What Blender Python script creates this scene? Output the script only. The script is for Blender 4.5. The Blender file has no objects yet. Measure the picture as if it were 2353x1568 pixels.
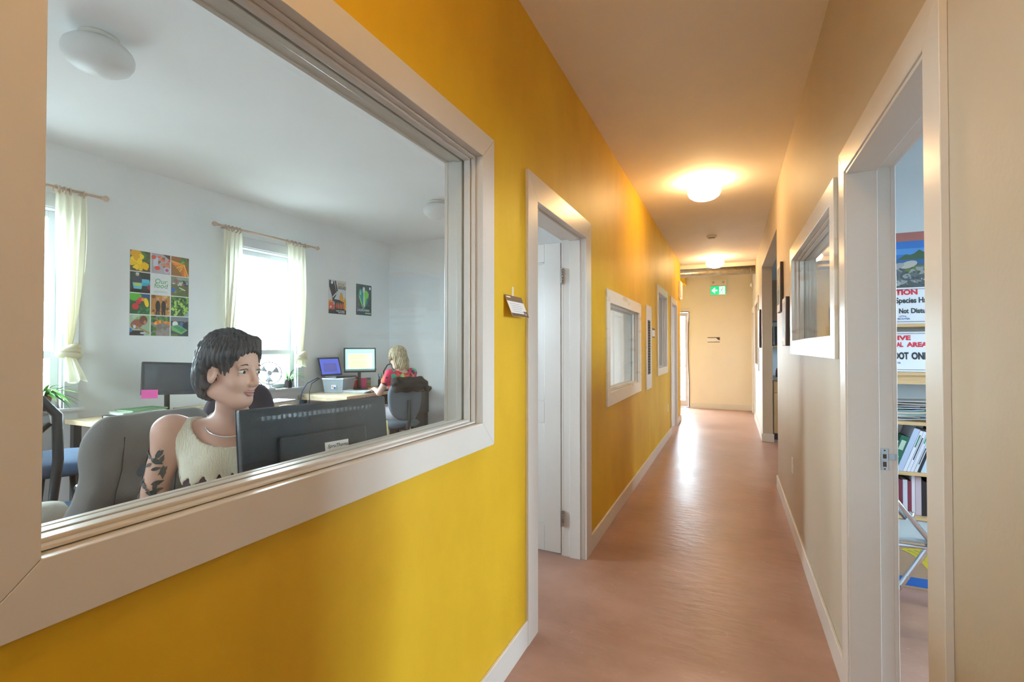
import bpy, bmesh, math, random
import numpy as np
from mathutils import Vector, Matrix, Euler
random.seed(7)
R = math.radians
S = bpy.context.scene
COL = S.collection

# ------------------------------------------------------------------ camera, sky, daylight, exposure
cam_d = bpy.data.cameras.new('camera')
cam_d.sensor_width = 36.0
cam_d.lens = 16.98
cam_d.clip_start = 0.02
cam = bpy.data.objects.new('camera', cam_d)
COL.objects.link(cam)
cam.location = (0, 0, 1.36)
cam.rotation_euler = (R(90.72), 0, R(24.4))
S.camera = cam

world = bpy.data.worlds.new('sky')
S.world = world
world.use_nodes = True
_bg = world.node_tree.nodes['Background']
_bg.inputs['Color'].default_value = (0.70, 0.86, 1.0, 1)
_bg.inputs['Strength'].default_value = 52.0

S.view_settings.view_transform = 'Standard'
S.view_settings.look = 'None'
S.view_settings.exposure = 0.28
S.view_settings.gamma = 1.0
S.view_settings.use_curve_mapping = False
LAMP = 39.0      # strength of the lit ceiling globes
try:
    S.cycles.use_denoising = True
    S.cycles.max_bounces = 11
    S.cycles.diffuse_bounces = 7
    S.cycles.transparent_max_bounces = 24
    S.cycles.sample_clamp_indirect = 6.0
    S.cycles.caustics_reflective = False
    S.cycles.caustics_refractive = False
except Exception:
    pass


def portal(loc, rot, sx, sy):
    """sampling portal in a modelled window opening: gives no light of its own"""
    l = bpy.data.lights.new('daylight_portal', 'AREA')
    l.shape = 'RECTANGLE'
    l.size = sx
    l.size_y = sy
    l.cycles.is_portal = True
    o = bpy.data.objects.new('daylight_portal', l)
    COL.objects.link(o)
    o.location = loc
    o.rotation_euler = rot


portal((-4.95, 1.57, 1.66), (0, R(-90), 0), 1.55, 0.8)
portal((-4.95, 3.78, 1.66), (0, R(-90), 0), 1.55, 0.8)
portal((-3.6, -1.4, 1.85), (R(90), 0, 0), 0.8, 0.9)
portal((-4.95, 7.7, 1.66), (0, R(-90), 0), 1.55, 1.2)
portal((3.35, 2.35, 1.65), (0, R(90), 0), 1.5, 0.9)
portal((-1.33, 11.75, 1.1), (R(-90), 0, 0), 0.95, 2.1)
portal((-0.2, -3.05, 1.75), (R(90), 0, 0), 0.5, 0.7)
portal((-4.95, 10.45, 1.55), (0, R(-90), 0), 0.9, 1.3)
portal((3.35, 7.0, 1.6), (0, R(90), 0), 0.8, 0.8)


# ------------------------------------------------------------------ helpers
def lin(h):
    h = h.lstrip('#')
    c = [int(h[i:i + 2], 16) / 255 for i in (0, 2, 4)]
    return tuple(v / 12.92 if v <= 0.04045 else ((v + 0.055) / 1.055) ** 2.4 for v in c)


def mat(name, col, rough=0.6, metal=0.0, var=0.0, scale=8.0, bump=0.0, bscale=60.0, spec=0.5,
        col2=None, stretch=(1, 1, 1), alpha=None, coat=0.0, sheen=0.0, detail=4.0, lo=0.35, hi=0.65):
    """procedural principled material: noise mixes col with col2 (or a darker col)"""
    m = bpy.data.materials.new(name)
    m.use_nodes = True
    nt = m.node_tree
    b = nt.nodes['Principled BSDF']
    if isinstance(col, str): col = lin(col)
    if isinstance(col2, str): col2 = lin(col2)
    b.inputs['Base Color'].default_value = (*col, 1)
    b.inputs['Roughness'].default_value = rough
    b.inputs['Metallic'].default_value = metal
    b.inputs['Specular IOR Level'].default_value = spec
    if coat: b.inputs['Coat Weight'].default_value = coat
    if sheen: b.inputs['Sheen Weight'].default_value = sheen
    if var or col2 or bump:
        tc = nt.nodes.new('ShaderNodeTexCoord')
        mp = nt.nodes.new('ShaderNodeMapping')
        mp.inputs['Scale'].default_value = stretch
        nt.links.new(tc.outputs['Object'], mp.inputs['Vector'])
    if var or col2:
        n = nt.nodes.new('ShaderNodeTexNoise')
        n.inputs['Scale'].default_value = scale
        n.inputs['Detail'].default_value = detail
        nt.links.new(mp.outputs['Vector'], n.inputs['Vector'])
        r = nt.nodes.new('ShaderNodeValToRGB')
        r.color_ramp.elements[0].position = lo
        r.color_ramp.elements[1].position = hi
        c2 = col2 if col2 else tuple(v * (1 - var) for v in col)
        r.color_ramp.elements[0].color = (*c2, 1)
        r.color_ramp.elements[1].color = (*col, 1)
        nt.links.new(n.outputs['Fac'], r.inputs['Fac'])
        nt.links.new(r.outputs['Color'], b.inputs['Base Color'])
    if bump:
        n2 = nt.nodes.new('ShaderNodeTexNoise')
        n2.inputs['Scale'].default_value = bscale
        n2.inputs['Detail'].default_value = 3
        nt.links.new(mp.outputs['Vector'], n2.inputs['Vector'])
        bp = nt.nodes.new('ShaderNodeBump')
        bp.inputs['Strength'].default_value = bump
        bp.inputs['Distance'].default_value = 0.01
        nt.links.new(n2.outputs['Fac'], bp.inputs['Height'])
        nt.links.new(bp.outputs['Normal'], b.inputs['Normal'])
    return m


def emit_mat(name, col, strength):
    m = bpy.data.materials.new(name)
    m.use_nodes = True
    nt = m.node_tree
    b = nt.nodes['Principled BSDF']
    if isinstance(col, str): col = lin(col)
    b.inputs['Base Color'].default_value = (*col, 1)
    b.inputs['Emission Color'].default_value = (*col, 1)
    b.inputs['Emission Strength'].default_value = strength
    b.inputs['Roughness'].default_value = 0.3
    return m


def glass_mat(name, tint=(0.97, 0.99, 0.98), ior=1.45):
    m = bpy.data.materials.new(name)
    m.use_nodes = True
    nt = m.node_tree
    nt.nodes.remove(nt.nodes['Principled BSDF'])
    out = nt.nodes['Material Output']
    geo = nt.nodes.new('ShaderNodeNewGeometry')
    mx = nt.nodes.new('ShaderNodeMix')
    mx.data_type = 'FLOAT'
    mx.inputs[2].default_value = ior
    mx.inputs[3].default_value = 1.0 / ior
    nt.links.new(geo.outputs['Backfacing'], mx.inputs[0])
    fr = nt.nodes.new('ShaderNodeFresnel')
    nt.links.new(mx.outputs[0], fr.inputs['IOR'])
    tr = nt.nodes.new('ShaderNodeBsdfTransparent')
    tr.inputs['Color'].default_value = (*tint, 1)
    gl = nt.nodes.new('ShaderNodeBsdfGlossy')
    gl.inputs['Roughness'].default_value = 0.0
    ms = nt.nodes.new('ShaderNodeMixShader')
    nt.links.new(fr.outputs['Fac'], ms.inputs['Fac'])
    nt.links.new(tr.outputs[0], ms.inputs[1])
    nt.links.new(gl.outputs[0], ms.inputs[2])
    nt.links.new(ms.outputs[0], out.inputs['Surface'])
    return m


def cloth_mat(name, col, trans=0.5):
    """thin curtain: diffuse + translucent"""
    m = bpy.data.materials.new(name)
    m.use_nodes = True
    nt = m.node_tree
    nt.nodes.remove(nt.nodes['Principled BSDF'])
    out = nt.nodes['Material Output']
    tc = nt.nodes.new('ShaderNodeTexCoord')
    n = nt.nodes.new('ShaderNodeTexNoise')
    n.inputs['Scale'].default_value = 300
    nt.links.new(tc.outputs['Object'], n.inputs['Vector'])
    bp = nt.nodes.new('ShaderNodeBump')
    bp.inputs['Strength'].default_value = 0.15
    nt.links.new(n.outputs['Fac'], bp.inputs['Height'])
    d = nt.nodes.new('ShaderNodeBsdfDiffuse')
    t = nt.nodes.new('ShaderNodeBsdfTranslucent')
    for s in (d, t):
        s.inputs['Color'].default_value = (*col, 1)
        nt.links.new(bp.outputs['Normal'], s.inputs['Normal'])
    ms = nt.nodes.new('ShaderNodeMixShader')
    ms.inputs['Fac'].default_value = trans
    nt.links.new(d.outputs[0], ms.inputs[1])
    nt.links.new(t.outputs[0], ms.inputs[2])
    nt.links.new(ms.outputs[0], out.inputs['Surface'])
    return m


def tag(o, label=None, cat=None, group=None, kind=None):
    if label: o['label'] = label
    if cat: o['category'] = cat
    if group: o['group'] = group
    if kind: o['kind'] = kind
    return o


def thing(name, label, cat, loc=(0, 0, 0), rz=0.0, group=None, rot=None):
    o = bpy.data.objects.new(name, None)
    o.empty_display_size = 0.1
    COL.objects.link(o)
    o.location = loc
    o.rotation_euler = rot if rot else (0, 0, rz)
    return tag(o, label, cat, group)


class MB:
    def __init__(s):
        s.v = []; s.f = []; s.m = []; s.sm = []

    def add(s, vs, fs, m=0, smooth=False):
        b = len(s.v)
        s.v += [tuple(v) for v in vs]
        for f in fs:
            s.f.append(tuple(i + b for i in f)); s.m.append(m); s.sm.append(smooth)
        return s

    def box(s, x0, x1, y0, y1, z0, z1, m=0):
        if x0 > x1: x0, x1 = x1, x0
        if y0 > y1: y0, y1 = y1, y0
        if z0 > z1: z0, z1 = z1, z0
        return s.add([(x0, y0, z0), (x1, y0, z0), (x1, y1, z0), (x0, y1, z0), (x0, y0, z1), (x1, y0, z1), (x1, y1, z1), (x0, y1, z1)],
                     [(0, 3, 2, 1), (4, 5, 6, 7), (0, 1, 5, 4), (1, 2, 6, 5), (2, 3, 7, 6), (3, 0, 4, 7)], m)

    def obox(s, c, sz, rot=(0, 0, 0), m=0):
        M = Euler(rot).to_matrix()
        vs = []
        for dz in (-1, 1):
            for dx, dy in ((-1, -1), (1, -1), (1, 1), (-1, 1)):
                vs.append(Vector(c) + M @ Vector((dx * sz[0] / 2, dy * sz[1] / 2, dz * sz[2] / 2)))
        return s.add(vs, [(0, 3, 2, 1), (4, 5, 6, 7), (0, 1, 5, 4), (1, 2, 6, 5), (2, 3, 7, 6), (3, 0, 4, 7)], m)

    def tube(s, pts, r, n=8, m=0, caps=True, smooth=True, closed=False):
        pts = [Vector(p) for p in pts]
        rs = r if isinstance(r, (list, tuple)) else [r] * len(pts)
        vs = []; fs = []
        up = None
        N = len(pts)
        for i, p in enumerate(pts):
            if closed: t = pts[(i + 1) % N] - pts[i - 1]
            elif i == 0: t = pts[1] - p
            elif i == N - 1: t = p - pts[-2]
            else: t = (pts[i + 1] - p).normalized() + (p - pts[i - 1]).normalized()
            t.normalize()
            if up is None:
                up = Vector((0, 0, 1)) if abs(t.z) < 0.9 else Vector((1, 0, 0))
            a = t.cross(up)
            if a.length < 1e-4: a = t.cross(Vector((0.3, 1, 0.2)))
            a.normalize()
            b = a.cross(t).normalized()
            up = b
            for k in range(n):
                an = 2 * math.pi * k / n
                vs.append(p + (a * math.cos(an) + b * math.sin(an)) * rs[i])
        for i in range(N if closed else N - 1):
            j = (i + 1) % N
            for k in range(n):
                fs.append((i * n + k, i * n + (k + 1) % n, j * n + (k + 1) % n, j * n + k))
        s.add(vs, fs, m, smooth)
        if caps and not closed:
            b0 = len(s.v) - len(vs)
            s.f.append(tuple(b0 + k for k in reversed(range(n)))); s.m.append(m); s.sm.append(False)
            s.f.append(tuple(b0 + (N - 1) * n + k for k in range(n))); s.m.append(m); s.sm.append(False)
        return s

    def lathe(s, prof, c=(0, 0, 0), n=24, m=0, smooth=True, axis='z'):
        vs = []; fs = []
        for (r, z) in prof:
            for k in range(n):
                a = 2 * math.pi * k / n
                p = (max(r, 1e-5) * math.cos(a), max(r, 1e-5) * math.sin(a), z)
                if axis == 'x': p = (p[2], p[0], p[1])
                if axis == 'y': p = (p[1], p[2], p[0])
                vs.append((c[0] + p[0], c[1] + p[1], c[2] + p[2]))
        for i in range(len(prof) - 1):
            for k in range(n):
                fs.append((i * n + k, i * n + (k + 1) % n, (i + 1) * n + (k + 1) % n, (i + 1) * n + k))
        return s.add(vs, fs, m, smooth)

    def ball(s, c, r, n=10, m=0):
        rr = r if isinstance(r, (tuple, list)) else (r, r, r)
        prof = [(math.sin(math.pi * i / n), -math.cos(math.pi * i / n)) for i in range(n + 1)]
        b = len(s.v)
        s.lathe(prof, (0, 0, 0), n + 2, m)
        for i in range(b, len(s.v)):
            v = s.v[i]
            s.v[i] = (c[0] + v[0] * rr[0], c[1] + v[1] * rr[1], c[2] + v[2] * rr[2])
        return s

    def prism(s, poly, d, m=0):
        """poly: 3D points (planar), extruded by vector d"""
        n = len(poly); d = Vector(d)
        vs = [Vector(p) for p in poly] + [Vector(p) + d for p in poly]
        fs = [tuple(reversed(range(n))), tuple(range(n, 2 * n))] + [(i, (i + 1) % n, n + (i + 1) % n, n + i) for i in range(n)]
        return s.add(vs, fs, m)

    def pad(s, c, w, h, t, M=None, e=4.0, bend=0.0, n=10, m=0, taper=0.0):
        """cushion: local x right (w), y up (h), z thickness; M orients it"""
        M = M or Matrix.Identity(3)
        c = Vector(c)
        vs = []
        N = 2 * n + 1
        for side in (1, -1):
            for i in range(N):
                for j in range(N):
                    u = (i - n) / n; v = (j - n) / n
                    mx = max(abs(u), abs(v))
                    if mx > 0:
                        L = (abs(u) ** e + abs(v) ** e) ** (1 / e)
                        k = mx / L
                        uu, vv = u * k, v * k
                    else: uu = vv = 0
                    z = side * t / 2 * (1 - min(1, mx) ** 5) ** 0.5
                    x = uu * w / 2 * (1 + taper * vv)
                    y = vv * h / 2
                    vs.append(c + M @ Vector((x, y, z + bend * (uu * uu))))
        fs = []
        for i in range(N - 1):
            for j in range(N - 1):
                a = i * N + j
                fs.append((a, a + N, a + N + 1, a + 1))
                b = a + N * N
                fs.append((b, b + 1, b + N + 1, b + N))
        return s.add(vs, fs, m, True)

    def build(s, name, mats, parent=None, bevel=0.0, loc=None, merge=False, seg=2):
        me = bpy.data.meshes.new(name)
        me.from_pydata(s.v, [], s.f)
        if not isinstance(mats, (list, tuple)): mats = [mats]
        for mm in mats: me.materials.append(mm)
        me.polygons.foreach_set('material_index', s.m)
        me.polygons.foreach_set('use_smooth', s.sm)
        if merge:
            bm = bmesh.new(); bm.from_mesh(me)
            bmesh.ops.remove_doubles(bm, verts=bm.verts, dist=1e-5)
            bm.to_mesh(me); bm.free()
        me.update()
        o = bpy.data.objects.new(name, me)
        COL.objects.link(o)
        if parent: o.parent = parent
        if loc: o.location = loc
        if bevel:
            b = o.modifiers.new('bevel', 'BEVEL')
            b.width = bevel; b.segments = seg; b.limit_method = 'ANGLE'; b.angle_limit = R(40)
        return o


def struct(o, label=None):
    o['kind'] = 'structure'
    if label: o['label'] = label
    return o


def copy_tree(o, parent=None):
    c = o.copy()
    COL.objects.link(c)
    if parent: c.parent = parent
    for ch in [x for x in bpy.data.objects if x.parent == o]:
        copy_tree(ch, c)
    return c


_cm = {}


def cmat(hexs, rough=0.6):
    k = (hexs, rough)
    if k not in _cm:
        _cm[k] = mat('print_' + hexs.strip('#'), hexs, rough)
    return _cm[k]


def flat_print(parent, name, org, r, u, shapes, off=0.0004, rough=0.5):
    """flat print on real paper: coloured polygons (hex, [(a,b)...]) in the plane org + a*r + b*u"""
    org, r, u = Vector(org), Vector(r), Vector(u)
    n = r.cross(u).normalized()
    b = MB(); ms = []
    for i, (c, poly) in enumerate(shapes):
        mm = cmat(c, rough)
        if mm not in ms: ms.append(mm)
        b.add([org + r * p[0] + u * p[1] + n * off * (1 + i * 0.12) for p in poly], [tuple(range(len(poly)))], ms.index(mm))
    return b.build(name, ms, parent)


def rect(a0, b0, a1, b1): return [(a0, b0), (a1, b0), (a1, b1), (a0, b1)]


def disc(a, b, ra, rb=None, n=14, rot=0.0, jit=0.0):
    rb = rb or ra
    out = []
    for k in range(n):
        t = 2 * math.pi * k / n
        q = 1 + random.uniform(-jit, jit)
        x, y = ra * q * math.cos(t), rb * q * math.sin(t)
        out.append((a + x * math.cos(rot) - y * math.sin(rot), b + x * math.sin(rot) + y * math.cos(rot)))
    return out


def stroke(a0, b0, a1, b1, w):
    d = Vector((a1 - a0, b1 - b0)); d.normalize()
    nx, ny = -d.y * w / 2, d.x * w / 2
    return [(a0 + nx, b0 + ny), (a0 - nx, b0 - ny), (a1 - nx, b1 - ny), (a1 + nx, b1 + ny)]


def text(parent, body, org, r, u, size, m, align='LEFT', name='lettering', bold=0.0, shear=0.0, sx=1.0, off=0.0012, fit=None):
    """flat lettering as a mesh; fit = (width, cap height) stretches it to that box"""
    cu = bpy.data.curves.new(name, 'FONT')
    cu.body = body
    cu.size = size
    cu.align_x = align
    cu.offset = bold
    cu.shear = shear
    cu.resolution_u = 3
    tmp = bpy.data.objects.new('tmp', cu)
    me = bpy.data.meshes.new_from_object(tmp)
    me.name = name
    bpy.data.objects.remove(tmp)
    me.materials.clear()
    me.materials.append(m)
    sy = 1.0
    if fit:
        xs = [v.co.x for v in me.vertices]; ys = [v.co.y for v in me.vertices]
        w, h = max(xs) - min(xs), max(ys)
        sx, sy = fit[0] / w, fit[1] / h
        me.transform(Matrix.Translation((-min(xs), 0, 0)))
    o = bpy.data.objects.new(name, me)
    COL.objects.link(o)
    r, u = Vector(r).normalized(), Vector(u).normalized()
    n = r.cross(u)
    M = Matrix((r, u, n)).transposed().to_4x4()
    M.translation = Vector(org) + n * off
    o.matrix_local = M @ Matrix.Diagonal((sx, sy, 1, 1))
    if parent: o.parent = parent
    return o


# ------------------------------------------------------------------ materials
M_white = mat('white_gloss_paint', (0.70, 0.67, 0.63), 0.28, var=0.04, scale=3, bump=0.015, bscale=40)
M_white_worn = mat('white_paint_worn_pine', (0.75, 0.73, 0.69), 0.3, col2=(0.60, 0.52, 0.42), scale=4, stretch=(2, 1, 4), lo=0.30, hi=0.42, bump=0.01)
M_officewall = mat('office_wall_paint', (0.86, 0.87, 0.87), 0.8, var=0.03, scale=2, bump=0.03, bscale=90)
M_officeceil = mat('office_ceiling_paint', (0.88, 0.89, 0.90), 0.85, var=0.03, scale=2)
M_cream = mat('cream_wall_paint', (0.56, 0.485, 0.38), 0.55, var=0.06, scale=1.5, bump=0.06, bscale=70)
M_endwall = mat('peach_cream_wall_paint', (0.78, 0.72, 0.62), 0.6, var=0.05, scale=1.5, bump=0.05, bscale=70)
M_ceil = mat('hall_ceiling_paint', (0.88, 0.84, 0.79), 0.75, var=0.04, scale=2)
M_blueroom = mat('storage_wall_paint', (0.60, 0.66, 0.70), 0.8, var=0.03, scale=2)


def yellow_mat():
    m = bpy.data.materials.new('sponged_yellow_wall_paint')
    m.use_nodes = True
    nt = m.node_tree
    b = nt.nodes['Principled BSDF']
    tc = nt.nodes.new('ShaderNodeTexCoord')
    mp = nt.nodes.new('ShaderNodeMapping')
    mp.inputs['Scale'].default_value = (1, 1.35, 0.8)
    nt.links.new(tc.outputs['Object'], mp.inputs['Vector'])
    n1 = nt.nodes.new('ShaderNodeTexNoise'); n1.inputs['Scale'].default_value = 1.6; n1.inputs['Detail'].default_value = 6
    n1.inputs['Roughness'].default_value = 0.55
    nt.links.new(mp.outputs['Vector'], n1.inputs['Vector'])
    r = nt.nodes.new('ShaderNodeValToRGB')
    r.color_ramp.elements[0].position = 0.36
    r.color_ramp.elements[0].color = (0.63, 0.365, 0.010, 1)
    r.color_ramp.elements[1].position = 0.66
    r.color_ramp.elements[1].color = (0.74, 0.46, 0.020, 1)
    nt.links.new(n1.outputs['Fac'], r.inputs['Fac'])
    nt.links.new(r.outputs['Color'], b.inputs['Base Color'])
    b.inputs['Roughness'].default_value = 0.5
    b.inputs['Specular IOR Level'].default_value = 0.4
    n2 = nt.nodes.new('ShaderNodeTexNoise'); n2.inputs['Scale'].default_value = 80
    nt.links.new(tc.outputs['Object'], n2.inputs['Vector'])
    bp = nt.nodes.new('ShaderNodeBump'); bp.inputs['Strength'].default_value = 0.12; bp.inputs['Distance'].default_value = 0.004
    nt.links.new(n2.outputs['Fac'], bp.inputs['Height'])
    nt.links.new(bp.outputs['Normal'], b.inputs['Normal'])
    return m


M_yellow = yellow_mat()


def floor_mat():
    m = bpy.data.materials.new('stained_red_brown_concrete')
    m.use_nodes = True
    nt = m.node_tree
    b = nt.nodes['Principled BSDF']
    tc = nt.nodes.new('ShaderNodeTexCoord')
    n1 = nt.nodes.new('ShaderNodeTexNoise'); n1.inputs['Scale'].default_value = 2.2; n1.inputs['Detail'].default_value = 8
    n1.inputs['Roughness'].default_value = 0.6
    nt.links.new(tc.outputs['Object'], n1.inputs['Vector'])
    r = nt.nodes.new('ShaderNodeValToRGB')
    r.color_ramp.elements[0].position = 0.3
    r.color_ramp.elements[0].color = (0.31, 0.165, 0.115, 1)
    r.color_ramp.elements[1].position = 0.7
    r.color_ramp.elements[1].color = (0.44, 0.255, 0.195, 1)
    nt.links.new(n1.outputs['Fac'], r.inputs['Fac'])
    # fine scuffs and pale scratches
    n3 = nt.nodes.new('ShaderNodeTexNoise'); n3.inputs['Scale'].default_value = 14; n3.inputs['Detail'].default_value = 10
    n3.inputs['Distortion'].default_value = 2.5
    nt.links.new(tc.outputs['Object'], n3.inputs['Vector'])
    r3 = nt.nodes.new('ShaderNodeValToRGB')
    r3.color_ramp.elements[0].position = 0.66; r3.color_ramp.elements[0].color = (0, 0, 0, 1)
    r3.color_ramp.elements[1].position = 0.74; r3.color_ramp.elements[1].color = (0.35, 0.35, 0.35, 1)
    nt.links.new(n3.outputs['Fac'], r3.inputs['Fac'])
    mx = nt.nodes.new('ShaderNodeMix'); mx.data_type = 'RGBA'
    nt.links.new(r3.outputs['Color'], mx.inputs[0])
    nt.links.new(r.outputs['Color'], mx.inputs[6])
    mx.inputs[7].default_value = (0.55, 0.40, 0.34, 1)
    nt.links.new(mx.outputs[2], b.inputs['Base Color'])
    rr = nt.nodes.new('ShaderNodeMapRange')
    rr.inputs[3].default_value = 0.26; rr.inputs[4].default_value = 0.44
    nt.links.new(n1.outputs['Fac'], rr.inputs[0])
    nt.links.new(rr.outputs[0], b.inputs['Roughness'])
    b.inputs['Specular IOR Level'].default_value = 0.55
    mp = nt.nodes.new('ShaderNodeMapping'); mp.inputs['Scale'].default_value = (1, 2.5, 1)
    nt.links.new(tc.outputs['Object'], mp.inputs['Vector'])
    n2 = nt.nodes.new('ShaderNodeTexNoise'); n2.inputs['Scale'].default_value = 9; n2.inputs['Detail'].default_value = 6
    nt.links.new(mp.outputs['Vector'], n2.inputs['Vector'])
    bp = nt.nodes.new('ShaderNodeBump'); bp.inputs['Strength'].default_value = 0.28; bp.inputs['Distance'].default_value = 0.01
    nt.links.new(n2.outputs['Fac'], bp.inputs['Height'])
    nt.links.new(bp.outputs['Normal'], b.inputs['Normal'])
    return m


M_floor = floor_mat()
M_glass = glass_mat('window_glass')
M_vinyl = mat('white_vinyl', (0.82, 0.84, 0.86), 0.4)
M_steel = mat('brushed_steel', (0.55, 0.55, 0.55), 0.3, 1.0, var=0.1, scale=60)
M_chrome = mat('aluminium_tube', (0.70, 0.72, 0.75), 0.22, 1.0)
M_black = mat('black_plastic', (0.022, 0.022, 0.026), 0.38, bump=0.05, bscale=300)
M_blacktex = mat('black_textured_plastic', (0.018, 0.019, 0.024), 0.42, bump=0.4, bscale=420)
M_darkgrey = mat('dark_grey_plastic', (0.07, 0.07, 0.08), 0.45)
M_paper = mat('paper_white', (0.80, 0.80, 0.80), 0.7, var=0.04, scale=20)
M_curtain = cloth_mat('cream_cotton_curtain', (0.86, 0.82, 0.68), 0.45)
M_rodwood = mat('pale_beech', (0.62, 0.45, 0.33), 0.5, var=0.15, scale=20, stretch=(1, 8, 1))
M_deskwood = mat('pine_desk_board', (0.72, 0.56, 0.36), 0.4, var=0.22, scale=5, stretch=(2, 14, 4))
M_shelfwood = mat('pine_shelf', (0.60, 0.40, 0.20), 0.5, var=0.22, scale=5, stretch=(1, 14, 14))
M_ink = mat('black_ink', (0.02, 0.03, 0.035), 0.6)
M_red = mat('sign_red', (0.55, 0.02, 0.04), 0.5)
M_opal_off = mat('opal_glass_globe', (0.74, 0.75, 0.75), 0.45, spec=0.5)
# ------------------------------------------------------------------ walls, floor, ceilings
CEIL = 2.92
XL, XR = -0.86, 0.41          # hall faces of the two long walls
XLO, XRO = -1.00, 0.54        # room faces of the same walls
CL, CR = -0.845, 0.395        # faces of the casings


def wall(name, axis, p0, p1, u0, u1, mats, openings=(), z0=0.0, z1=CEIL, label=None):
    """mats = (material of the low face, material of the high face, material of the ends)"""
    us = sorted({u0, u1, *[o[0] for o in openings], *[o[1] for o in openings]})
    b = MB()
    for a, c in zip(us, us[1:]):
        cut = sorted([(o[2], o[3]) for o in openings if o[0] <= a + 1e-6 and o[1] >= c - 1e-6])
        z = z0; segs = []
        for (q0, q1) in cut:
            if q0 > z + 1e-6: segs.append((z, q0))
            z = q1
        if z < z1 - 1e-6: segs.append((z, z1))
        for (q0, q1) in segs:
            n = len(b.f)
            if axis == 'x':
                b.box(p0, p1, a, c, q0, q1)
                lo, hi = 5, 3
            else:
                b.box(a, c, p0, p1, q0, q1)
                lo, hi = 2, 4
            for k in range(6): b.m[n + k] = 2
            b.m[n + lo] = 0; b.m[n + hi] = 1
    o = b.build(name, list(mats))
    return struct(o, label)


G = 0.02
OP_L = [(0.333 - G, 1.60 + G, 1.075 - G, 2.079 + G), (2.165 - G, 3.02 + G, 0, 2.062 + G), (3.70 - G, 5.0 + G, 1.008 - G, 1.703 + G),
        (6.44 - G, 7.33 + G, 1.085 - G, 2.07 + G), (7.93 - G, 8.75 + G, 0, 2.062 + G)]
wall('wall_left', 'x', XLO, XL, -3.0, 9.5, (M_officewall, M_yellow, M_yellow), OP_L, label='long sponge-painted yellow corridor wall with windows and doors')
OP_R = [(1.365 - G, 2.20 + G, 0, 2.03 + G), (2.50 - G, 3.97 + G, 1.405 - G, 1.98 + G), (5.35, 7.85, 0, 2.515),
        (8.80 - G, 9.80 + G, 1.07 - G, 2.10 + G), (10.24 - G, 11.08 + G, 0, 2.06 + G)]
wall('wall_right', 'x', XR, XRO, -3.0, 11.5, (M_cream, M_blueroom, M_cream), OP_R, label='long cream corridor wall on the right')
wall('wall_end', 'y', 11.5, 11.64, -4.86, 3.45, (M_endwall, M_cream, M_white), [(-1.77, -0.86, 0, 2.165)], label='peach cream wall closing the far end of the corridor')
wall('wall_office_back', 'x', -4.86, -4.718, -1.3, 11.5, (M_cream, M_officewall, M_white),
     [(1.17, 1.975, 0.885, 2.43), (3.38, 4.19, 0.885, 2.43), (7.1, 8.3, 0.885, 2.43), (9.8, 11.1, 1.1, 2.0)],
     label='pale grey office wall with the two outside windows')
wall('wall_office_far', 'y', 5.896, 6.036, -4.718, XLO, (M_officewall, M_officewall, M_officewall), label='pale grey end wall of the office')
wall('wall_office_near', 'y', -1.3, -1.16, -4.86, XLO, (M_officewall, M_officewall, M_officewall), [(-4.0, -3.2, 1.4, 2.3)])
wall('wall_corridor_side', 'y', 9.36, 9.5, -4.718, XLO, (M_officewall, M_yellow, M_yellow))
wall('wall_storage_far', 'y', 4.1, 4.22, XRO, 3.3, (M_blueroom, M_cream, M_cream), label='blue grey wall behind the storage room shelves')
wall('wall_storage_near', 'y', 0.1, 0.22, XRO, 3.3, (M_cream, M_blueroom, M_cream))
wall('wall_kitchen_far', 'y', 8.6, 8.7, XRO, 3.3, (M_blueroom, M_cream, M_cream), label='kitchen wall behind the cabinets')
wall('wall_outer_right', 'x', 3.3, 3.45, -3.0, 11.5, (M_blueroom, M_cream, M_white), [(1.9, 2.8, 0.9, 2.4), (6.6, 7.4, 1.2, 2.0)])
wall('wall_entrance', 'y', -3.14, -3.0, XLO, 3.45, (M_cream, M_cream, M_white), [(-0.55, 0.15, 1.5, 2.0)])

struct(MB().box(-4.9, 3.45, -3.14, 11.64, -0.12, 0.0).build('floor', M_floor), 'worn red brown stained concrete floor')
struct(MB().box(XL - 0.07, XR + 0.07, -3.14, 11.64, CEIL, 3.05).build('ceiling', M_ceil), 'warm lit flat corridor ceiling')
struct(MB().box(-4.9, XL - 0.07, -1.3, 11.64, CEIL, 3.05).build('ceiling', M_officeceil), 'flat pale grey office ceiling')
struct(MB().box(XR + 0.07, 3.45, -3.14, 11.64, CEIL, 3.05).build('ceiling', M_officeceil))


def mitred(parent, x, dx, y0, y1, z0, z1, c, m, bottom=True, cname='casing'):
    """picture-frame casing of four (or three) mitred boards lying on the wall face x, thick dx"""
    g = 0.0006
    Z0 = z0 - c if bottom else z0
    boards = []
    # left, right, top, bottom
    boards.append([(y0 - c, Z0), (y0, z0), (y0, z1), (y0 - c, z1 + c)])
    boards.append([(y1, z0), (y1 + c, Z0), (y1 + c, z1 + c), (y1, z1)])
    boards.append([(y0 + g - c, z1 + c), (y0 + g, z1), (y1 - g, z1), (y1 - g + c, z1 + c)])
    if bottom: boards.append([(y0 + g - c, z0 - c), (y1 - g + c, z0 - c), (y1 - g, z0), (y0 + g, z0)])
    for p in boards:
        MB().prism([(x, a, b) for a, b in p], (dx, 0, 0)).build(cname, m, parent, bevel=0.0012, seg=1)


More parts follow.
